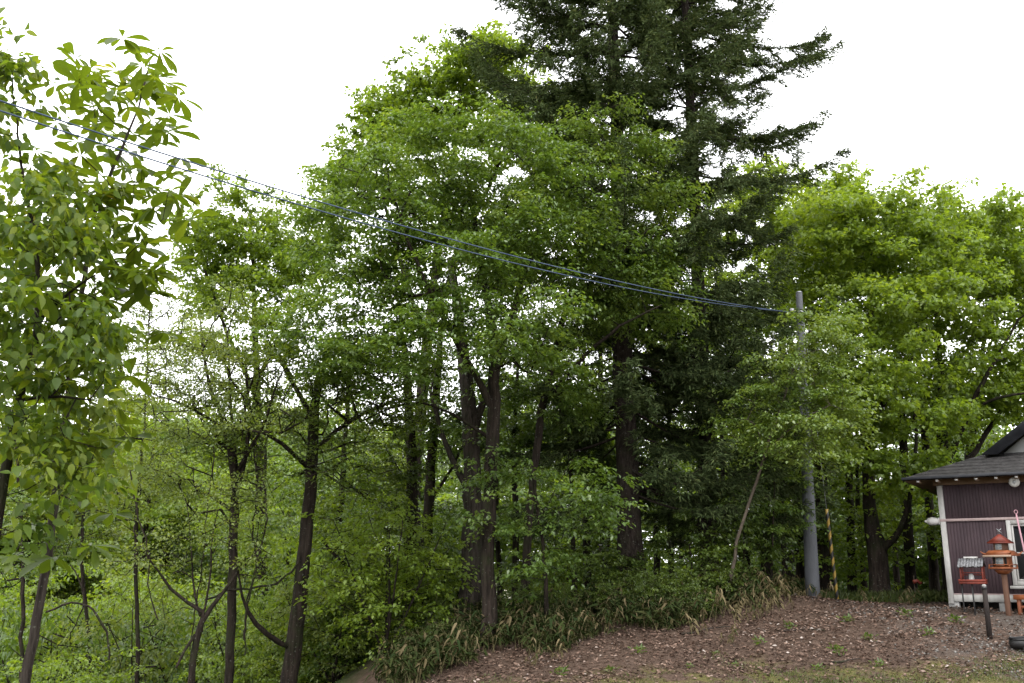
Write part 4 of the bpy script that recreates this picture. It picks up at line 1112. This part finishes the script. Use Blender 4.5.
gd.rotation_mode = 'QUATERNION'; gd.rotation_quaternion = Vector((0, 0, 1)).rotation_difference(Vector(ax))

# ------------------------------------------------------------------ the house
G['siding'] = solid('plum_siding', (.026, .016, .020), (.050, .031, .036), .7, 2.2, (1.6, 1.6, .35), .1, 30, spec=.25)
G['white'] = solid('white_trim_paint', (.26, .25, .235), (.44, .43, .42), .65, 5, (1.5, 1.5, .6))
G['pinkwhite'] = solid('faded_pink_trim', (.30, .22, .22), (.40, .31, .30), .6, 6)
G['beam'] = solid('brown_eave_wood', (.13, .082, .056), (.21, .14, .10), .7, 7, (.4, 1, 1), .2)
G['soffit'] = solid('eave_board', (.20, .14, .105), (.30, .225, .17), .75, 5, (1, .3, 1), .2)
G['roof'] = solid('asphalt_shingle', (.028, .026, .026), (.085, .080, .080), .9, 9, (1, 1, 1), .6, 30, spec=.2)
G['barge'] = solid('dark_bargeboard', (.016, .017, .022), (.035, .036, .042), .5, 6)
G['plaster'] = solid('gable_plaster', (.42, .42, .43), (.55, .55, .56), .8, 4)
G['glass'] = solid('window_glass', (.006, .007, .009), (.010, .011, .013), .06, 3, spec=.6)
G['pier'] = solid('pier_concrete', (.16, .155, .15), (.26, .255, .25), .9, 7, bump=.3)
G['dark'] = solid('gap_shade', (.012, .011, .010), (.02, .018, .016), .95, 5)  # shade as colour: near-black for the underfloor gap and birdhouse openings

ANG = math.radians(-32)
hz = 1.0
corner = px_to(949.0, 604, 20.0); corner[2] = 0
house = thing('wooden_house', 'plum-sided wooden house with white corner board and shingled hip roof', 'house', (corner[0], corner[1], hz), ANG)
W, D = 7.0, 6.0
# siding: vertical boards
m = MB(); bw = .060
u = 0.0
def boards(m, u0, u1, z0, z1, y0=0.0):
    u = u0
    while u < u1 - .01:
        e = min(u + bw, u1)
        m.box(u + .0015, e - .0015, y0 + .004, y0 + .05, z0, z1, .002); u = e
    m.box(u0, u1, y0 + .012, y0 + .06, z0, z1)
boards(m, .11, W, 1.745, 2.424)
boards(m, .11, 1.20, .26, 1.68)
boards(m, 2.9, W, .26, 1.68)
boards(m, 1.20, 2.9, .26, .40)
m.box(.02, .06, .10, D, .1, 2.5)       # left wall
m.box(W - .06, W, .06, D, .1, 2.5); m.box(.06, W - .06, D - .05, D, .1, 2.5)
m.build('wall', G['siding'], house)
m = MB(); m.box(.0, .105, -.03, .10, .06, 2.42, .006); m.build('corner_board', G['white'], house)
m = MB(); m.box(.108, W, -.018, .045, .10, .235, .005); m.build('skirting_board', G['white'], house)
m = MB(); m.box(.108, W, -.012, .045, .238, .258, .003); m.build('sill_strip', G['pinkwhite'], house)
m = MB(); m.box(-.01, W, -.034, .04, 1.685, 1.74, .006); m.build('wall_band', G['pinkwhite'], house)
m = MB(); m.box(-.06, W + .1, -.06, .07, 2.425, 2.60, .008); m.box(-.06, .07, .072, D, 2.425, 2.60, .008); m.build('eave_beam', G['beam'], house)
for uu in (.08, 1.0, 1.95, 2.9, 3.9):
    m = MB(); m.box(uu - .09, uu + .11, .0, .2, -.25, .098, .01); m.build('foundation_pier', G['pier'], house)
m = MB(); m.box(.12, W - .1, .35, .40, -.2, .2); m.build('underfloor_shade', G['dark'], house)  # dark sheet set behind the piers, painting the shade of the open gap
# window
win = MB()
for a, b, c, d_ in ((1.205, 1.285, .42, 1.68), (2.78, 2.86, .42, 1.68)): win.box(a, b, -.035, .05, c, d_, .006)
win.box(1.287, 2.778, -.035, .05, 1.60, 1.68, .006); win.box(1.287, 2.778, -.035, .05, .42, .50, .006)
wf = win.build('window', G['white'], house)
m = MB(); m.box(1.15, 2.92, -.10, -.037, .355, .415, .006); m.build('sill', G['white'], wf)
sm = MB()
for a, b in ((1.292, 1.325), (2.02, 2.055), (2.74, 2.775)): sm.box(a, b, -.012, .03, .503, 1.598, .004)
for c in (.505, 1.02, 1.56): 
    for a, b in ((1.327, 2.018), (2.057, 2.738)): sm.box(a, b, -.012, .03, c, c + .035, .004)
sm.build('sash', G['white'], wf)
m = MB(); m.box(1.30, 2.76, .008, .016, .51, 1.59); m.build('pane', G['glass'], wf)
# roof: hipped skirt in front, steeper gable behind
ov = .55; ze = 2.555
A_ = (-ov, -ov, ze); Bq = (W + ov, -ov, ze)
k1u, k1v, kz = 1.0, .55, ze + .54
rf = MB()
th = .07
def slab(pts, th):
    n_ = np.cross(np.subtract(pts[1], pts[0]), np.subtract(pts[2], pts[0])); n_ = n_ / np.linalg.norm(n_)
    if n_[2] < 0: n_ = -n_
    top = [np.array(p) for p in pts]; bot = [p - np.array([0, 0, th]) for p in top]
    k = len(pts)
    rf.add(top + bot, [tuple(range(k)), tuple(range(2 * k - 1, k - 1, -1))] + [(i_, (i_ + 1) % k, (i_ + 1) % k + k, i_ + k) for i_ in range(k)])
# courses of the front skirt, each a step proud of the next
nc = 7
for c in range(nc):
    f0, f1 = c / nc, (c + 1) / nc
    y0, y1 = -ov + (k1v + ov) * f0, -ov + (k1v + ov) * f1
    z0, z1 = ze + (kz - ze) * f0, ze + (kz - ze) * f1
    l0, l1 = -ov + (k1u + ov) * f0, -ov + (k1u + ov) * f1
    slab([(l0, y0, z0 + .012), (W - l0, y0, z0 + .012), (W - l1, y1 + .03, z1 + .004), (l1, y1 + .03, z1 + .004)], .05)
for c in range(nc):
    f0, f1 = c / nc, (c + 1) / nc
    z0, z1 = ze + (kz - ze) * f0, ze + (kz - ze) * f1
    l0, l1 = -ov + (k1u + ov) * f0, -ov + (k1u + ov) * f1
    y0, y1 = -ov + (k1v + ov) * f0, -ov + (k1v + ov) * f1
    slab([(l0, y0 + .01, z0 + .010), (l0, D + .4, z0 + .010), (l1 + .03, D + .4, z1 + .002), (l1 + .03, y1 + .01, z1 + .002)], .05)
ridge_u = W / 2; rz = kz + (ridge_u - k1u) * .74
slab([(k1u - .05, .28, kz - .02), (k1u - .05, D + .4, kz - .02), (ridge_u, D + .4, rz), (ridge_u, .28, rz)], .09)
slab([(W - k1u + .05, .28, kz - .02), (W - k1u + .05, D + .4, kz - .02), (ridge_u, D + .4, rz), (ridge_u, .28, rz)], .09)
roof = rf.build('roof', G['roof'], house)
m = MB()
for s in (0, 1):
    a0, a1 = (k1u - .12, ridge_u) if s == 0 else (W - k1u + .12, ridge_u)
    m.prism([(a0, kz - .06), (a1, rz + .03), (a1, rz - .24), (a0 + (.30 if s == 0 else -.30), kz - .07)], 1, .22, .277)
m.build('bargeboard', G['barge'], roof)
m = MB(); m.prism([(k1u + .25, kz - .05), (W - k1u - .25, kz - .05), (ridge_u, rz - .15)], 1, .50, .56); m.build('gable_wall', G['plaster'], roof)
m = MB(); m.box(-ov - .02, W + ov, -ov - .035, -ov - .005, ze - .035, ze + .018, .004); m.box(-ov - .035, -ov - .005, -ov - .002, D + .4, ze - .035, ze + .016, .004); m.build('eave_edge', G['barge'], roof)
m = MB(); m.add([(-ov + .02, -ov + .02, ze - .05), (W + ov, -ov + .02, ze - .05), (W, 0.0, ze + .05), (0.0, 0.0, ze + .05)], [(0, 1, 2, 3)])
m.add([(-ov + .02, -ov + .02, ze - .052), (0, 0, ze + .048), (0, D, ze + .048), (-ov + .02, D, ze - .052)], [(0, 1, 2, 3)]); m.build('soffit', G['soffit'], roof)
for q in range(9):
    uu = -.30 + q * .36
    m = MB(); m.box(uu, uu + .06, -ov + .03, -ov + .40, ze - .095, ze - .055, .004); m.build('rafter', G['soffit'], roof)
    m = MB(); m.box(uu + .004, uu + .056, -ov + .018, -ov + .028, ze - .092, ze - .058); m.build('rafter_cap', G['white'], bpy.data.objects[roof.name])
def local_to_world(u, v, z):
    c, s = math.cos(ANG), math.sin(ANG)
    return np.array([corner[0] + u * c - v * s, corner[1] + u * s + v * c, hz + z])

# round white lamp under the eave, white fitting on the side wall
p = local_to_world(1.47, -.30, 2.40)
la = thing('eave_light', 'small round white lamp under the front eave of the house', 'lamp', p, ANG)
m = MB(); m.tube([(0, .0, .0), (0, -.03, 0), (0, -.05, 0)], [.10, .10, .07], 20); m.build('shade', G['white'], la, True)
m = MB(); m.tube([(0, .002, .0), (0, .05, .02), (0, .09, .14)], [.02, .015, .015], 8); m.build('bracket', G['steel'], la, True)
m = MB(); m.tube([(0, -.051, 0), (0, -.062, 0)], [.035, .03], 14); m.build('lens', G['steel'], la, True)
p = local_to_world(-.01, .05, 1.70)
bx = thing('wall_lantern', 'white rounded fitting sticking out from the left house corner', 'wall fitting', p, ANG)
m = MB(); m.tube([(-.002, 0, 0), (-.07, -.02, .0), (-.15, -.045, .0), (-.21, -.06, .0), (-.25, -.075, 0)], [.05, .075, .088, .07, .03], 14); m.build('hood', G['white'], bx, True)
m = MB(); m.box(-.03, .0, -.07, .07, -.07, .07, .006); m.build('base_plate', G['white'], bx)
m = MB(); m.tube([(-.252, -.076, 0), (-.285, -.088, 0)], [.028, .02], 10); m.build('tip', G['white'], bx, True)

# pink pole leaning before the window, and the bench under it
G['pink'] = solid('pink_paint', (.30, .16, .19), (.38, .22, .25), .5, 6)
a = local_to_world(1.43, -.28, 1.78); b = local_to_world(1.60, -.30, .0)
b[2] = float(H(b[0], b[1])) - .05
pk = thing('pink_pole', 'thin pink painted pole standing before the house window', 'pole', b)
m = MB(); m.tube([(0, 0, 0), (a - b) * .5, a - b], [.017, .017, .016], 10); m.build('shaft', G['pink'], pk, True)
m = MB()
rg = [((a - b) + np.array([.035 * math.cos(t), 0, .045 + .035 * math.sin(t)])) for t in np.linspace(0, 2 * math.pi, 14)]
m.tube(rg, .008, 6, False); m.build('ring', G['pink'], pk, True)
G['redwood'] = solid('red_stained_wood', (.13, .040, .018), (.20, .065, .028), .6, 9, (1, 1, .3), .2)
G['redpaint'] = solid('red_paint', (.07, .013, .009), (.18, .030, .016), .55, 8)
G['orange'] = solid('orange_stain', (.10, .030, .011), (.24, .072, .024), .55, 8, (1, 1, 1))
G['brownpost'] = solid('brown_post', (.075, .036, .022), (.12, .062, .040), .75, 8, (2, 2, .4), .3)
p = local_to_world(1.28, -.62, 0); p[2] = float(H(p[0], p[1]))
bn = thing('plant_bench', 'red-stained wooden bench below the house window', 'bench', p, ANG)
m = MB()
for q in range(3): m.box(-.04, 1.3, .02 + q * .115, .125 + q * .115, .34, .37, .004)
m.build('seat', G['redwood'], bn)
for uu in (0.0, 1.18):
    for vv in (.03, .29):
        m = MB(); m.box(uu, uu + .06, vv, vv + .06, -.05, .338, .004); m.build('leg', G['redwood'], bn)
m = MB(); m.box(.061, 1.18, .04, .07, .12, .17, .004); m.box(.061, 1.18, .30, .33, .12, .17, .004); m.build('rail', G['redwood'], bn)
m = MB(); m.box(-.05, 1.31, .0, .018, .28, .37, .004); m.build('apron', G['orange'], bn)

# ------------------------------------------------------------------ feeder, pagoda birdhouse, lantern post
def face_cam(P): return math.atan2(P[0], P[1])
g = ground_at(977, 18.9); zt = px_to(975, 584, 18.9)[2] - g[2]
S = 18.9 * 1.03 / FPX
fd = thing('bird_feeder', 'red open bird feeder with grey bark roof on four thin legs', 'bird feeder', g, -face_cam(g) - .12)
hw = 11.5 * S
m = MB(); m.box(-hw, hw, -.20, .20, zt, zt + .045, .005); m.build('tray', G['redpaint'], fd)
m = MB()
for sx in (-1, 1): m.box(sx * (hw - .01) - .011, sx * (hw - .01) + .011, -.20, .20, zt + .047, zt + .09, .003)
m.box(-hw, hw, -.212, -.19, zt + .047, zt + .085, .003); m.build('rim', G['redpaint'], fd)
zr = zt + 15 * S
for sx in (-1, 1):
    for sy in (-1, 1):
        m = MB(); m.box(sx * .19 - .014, sx * .19 + .014, sy * .15 - .014, sy * .15 + .014, zt + .046, zr + .03, .003); m.build('post', G['redpaint'], fd)
m = MB(); m.box(-.175, .175, -.155, -.14, zt + .20, zt + .22); m.box(-.2, .2, .14, .155, zt + .16, zt + .18); m.build('perch', G['redpaint'], fd)
G['barkroof'] = solid('weathered_roof', (.045, .045, .047), (.22, .22, .23), .85, 14, (3, 1, 1), .4)
m = MB()
for sy in (-1, 1):
    for q in range(9):
        x0 = -hw + .01 + q * (2 * hw - .02) / 9; x1 = x0 + (2 * hw - .02) / 9 - .006; lift = .006 * (q % 3)
        m.add([(x0, sy * .25, zr + lift), (x1, sy * .25, zr + lift), (x1, sy * .005, zr + .15 + lift), (x0, sy * .005, zr + .15 + lift),
               (x0, sy * .25, zr + .02 + lift), (x1, sy * .25, zr + .02 + lift), (x1, sy * .005, zr + .172 + lift), (x0, sy * .005, zr + .172 + lift)],
              [(0, 1, 2, 3), (4, 7, 6, 5), (0, 4, 5, 1), (1, 5, 6, 2), (2, 6, 7, 3), (3, 7, 4, 0)])
m.build('roof', G['barkroof'], fd)
m = MB(); m.box(-.13, .12, -.03, .03, zr + .17, zr + .205, .006); m.build('ridge_cap', G['white'], fd)
m = MB()
m.tube([(-.02, -.05, zt + .046), (-.02, -.05, zt + .09), (-.02, -.05, zt + .17), (-.02, -.05, zt + .19)], [.06, .05, .045, .02], 12); m.build('seed_cup', G['white'], fd, True)
for sx in (-.20, -.02):
    for sy in (-.1, .1):
        m = MB(); m.box(sx + (.0 if sy < 0 else .16) - .012, sx + (.0 if sy < 0 else .16) + .012, sy - .012, sy + .012, -.08, zt - .001, .003); m.build('leg', G['black'], fd)

g = ground_at(1009, 18.7); S = 18.7 * 1.03 / FPX
def zz_(py, px=1006): return px_to(px, py, 18.7)[2] - g[2]
pg = thing('birdhouse', 'orange two-tiered pagoda birdhouse on a brown post', 'birdhouse', g, -face_cam(g) - .35)
m = MB(); m.box(-.042, .042, -.042, .042, -.1, zz_(573), .006); m.build('post', G['brownpost'], pg)
m = MB()
def frust(m, w0, z0, w1, z1):
    m.add([(-w0, -w0, z0), (w0, -w0, z0), (w0, w0, z0), (-w0, w0, z0), (-w1, -w1, z1), (w1, -w1, z1), (w1, w1, z1), (-w1, w1, z1)],
          [(3, 2, 1, 0), (4, 5, 6, 7), (0, 1, 5, 4), (1, 2, 6, 5), (2, 3, 7, 6), (3, 0, 4, 7)])
frust(m, .075, zz_(574), .135, zz_(569.5)); m.build('bracket', G['orange'], pg)
za = zz_(569); m = MB(); m.box(-.20, .20, -.20, .20, za, za + .03, .004); m.build('tray', G['orange'], pg)
m = MB()
for sx in (-1, 1):
    m.box(sx * .185 - .009, sx * .185 + .009, -.19, .19, za + .07, za + .088); m.box(-.175, .175, sx * .185 - .009, sx * .185 + .009, za + .07, za + .088)
    for sy in (-1, 1): m.box(sx * .185 - .010, sx * .185 + .010, sy * .185 - .010, sy * .185 + .010, za + .031, za + .0695)
m.build('railing', G['orange'], pg)
zb = zz_(556); m = MB(); m.box(-.135, .135, -.135, .135, za + .031, zb, .004); lower = m.build('lower_room', G['orange'], pg)
G['frost'] = solid('pale_pane', (.22, .25, .27), (.34, .38, .40), .4, 9)
def win(z0, z1, hw_, y, par):
    m = MB(); m.box(-hw_, hw_, y - .012, y - .002, z0, z1); wn = m.build('window', G['frost'], par)
    m = MB(); t = .008
    for a in (-hw_ - t, -t / 2, hw_): m.box(a, a + t, y - .020, y - .0125, z0, z1)
    for a in (z0 - t, (z0 + z1) / 2 - t / 2, z1): m.box(-hw_ - t, hw_ + t, y - .0285, y - .0205, a, a + t)
    m.build('lattice', G['white'], wn)
for sx in (-1, 1):
    m = MB(); m.box(sx * .105 - .022, sx * .105 + .022, -.139, -.1355, za + .05, zb - .02); m.build('opening_shade', G['dark'], lower)  # dark plate on the solid front, painted as the shaded interior
win(za + .07, zb - .04, .06, -.135, pg)
m = MB()
frust(m, .25, zb + .001, .25, zb + .022); frust(m, .24, zb + .0225, .17, zz_(550.5))
for sx in (-1, 1):
    for sy in (-1, 1): m.tube([(sx * .2, sy * .2, zb + .03), (sx * .25, sy * .25, zb + .045), (sx * .28, sy * .28, zb + .085)], [.02, .016, .008], 6)
m.build('lower_roof', G['orange'], pg)
m = MB(); m.box(-.26, .26, -.262, -.251, zb - .022, zb + .015, .003); m.build('fascia', G['soffit'], pg)
zc = zz_(550.5); zd = zz_(543.5); m = MB(); m.box(-.10, .10, -.10, .10, zc + .001, zd, .004); m.build('upper_room', G['brownpost'], pg)
win(zc + .025, zd - .015, .05, -.10, pg)
m = MB(); frust(m, .185, zd + .001, .18, zd + .02); frust(m, .18, zd + .0205, .02, zz_(534.5))
m.build('upper_roof', G['redpaint'], pg)
ze_ = zz_(534.5); m = MB()
m.tube([(0, 0, ze_), (0, 0, ze_ + .09)], [.005, .005], 6); m.build('vane_rod', G['steel'], pg)
m = MB()
for a in (0.7, 2.4): m.tube([(-.06 * math.cos(a), -.01, ze_ + .07 - .06 * math.sin(a)), (.06 * math.cos(a), -.01, ze_ + .07 + .06 * math.sin(a))], [.007, .007], 6)
m.build('pinwheel', G['steel'], pg)

g = ground_at(990, 17.1); zt = px_to(983.5, 586, 17.1)[2] - g[2]
sl = thing('garden_light_post', 'dark round post with a small pale lamp head before the house', 'garden light', g)
m = MB(); m.tube([(0, 0, -.12), (0, 0, zt * .5), (0.0, 0, zt - .05)], [.046, .042, .040], 12); m.build('post', solid('dark_post', (.009, .006, .005), (.022, .015, .013), .8, 8, (2, 2, .4), .4), sl, True)
m = MB(); m.tube([(0, 0, zt - .05), (0, 0, zt - .02)], [.046, .046], 14); m.build('collar', G['black'], sl, True)
m = MB(); m.tube([(-.0, 0, zt - .02), (-.0, 0, zt + .01), (0, 0, zt + .03)], [.036, .038, .02], 14); m.build('lamp_head', G['pier'], sl, True)

# stacked black iron pot at the frame edge, flowers, a marker ribbon
g = ground_at(1022, 16.5)
pt = thing('iron_fire_pot', 'black iron fire pot standing on the gravel', 'fire pot', g, .3)
prof = [(.08, 0), (.16, .02), (.19, .07), (.18, .13), (.165, .14)]
m = MB(); m.tube([(0, 0, z + .03) for r, z in prof], [r for r, z in prof], 20); m.build('bowl', G['black'], pt, True)
m = MB(); m.tube([(0, 0, .171), (0, 0, .19)], [.19, .19], 20); m.build('rim', G['black'], pt, True)
m = MB(); m.box(-.22, .22, -.025, .025, .191, .22, .008); m.build('handle', G['black'], pt)
for a in (0, 2.1, 4.2):
    m = MB(); m.tube([(.15 * math.cos(a), .15 * math.sin(a), .06), (.17 * math.cos(a), .17 * math.sin(a), -.04)], [.02, .016], 8); m.build('foot', G['black'], pt, True)
g = ground_at(916, 22.5)
rb = thing('marker_stake', 'thin stake with a red ribbon among grass at the wood edge', 'marker', g)
m = MB(); m.tube([(0, 0, -.1), (0.01, 0, .62)], [.011, .010], 6); m.build('stake', G['bark_pale'], rb, True)
m = MB(); m.tube([(-.02, -.012, .47), (.07, -.03, .5), (.13, -.02, .44), (.17, -.03, .47)], [.05, .045, .04, .02], 8); m.build('ribbon', G['redpaint'], rb, True)

# a few fallen branches on the bank
rng = np.random.default_rng(91)
for lab, px, Yq, L, a in (('fallen branch lying on the litter below the second spruce', 706, 17.6, 1.0, .35), ('short fallen stick near the grass edge', 846, 15.9, .5, .1), ('thin fallen twig on the litter below the pole', 800, 17.6, .9, -.6)):
    g = ground_at(px, Yq); n = 12; t = np.linspace(-.5, .5, n)
    X = g[0] + L * t * math.cos(a); Yy = g[1] + L * t * math.sin(a) + .04 * np.sin(5 * t)
    P = np.stack([X, Yy, H(X, Yy) + .018 + .03 * (t + .5)], 1)
    m = MB(); m.tube(P, np.linspace(.020, .007, n), 6); m.build('fallen_branch', G['bark_grey'], None, True, label=lab, cat='branch')
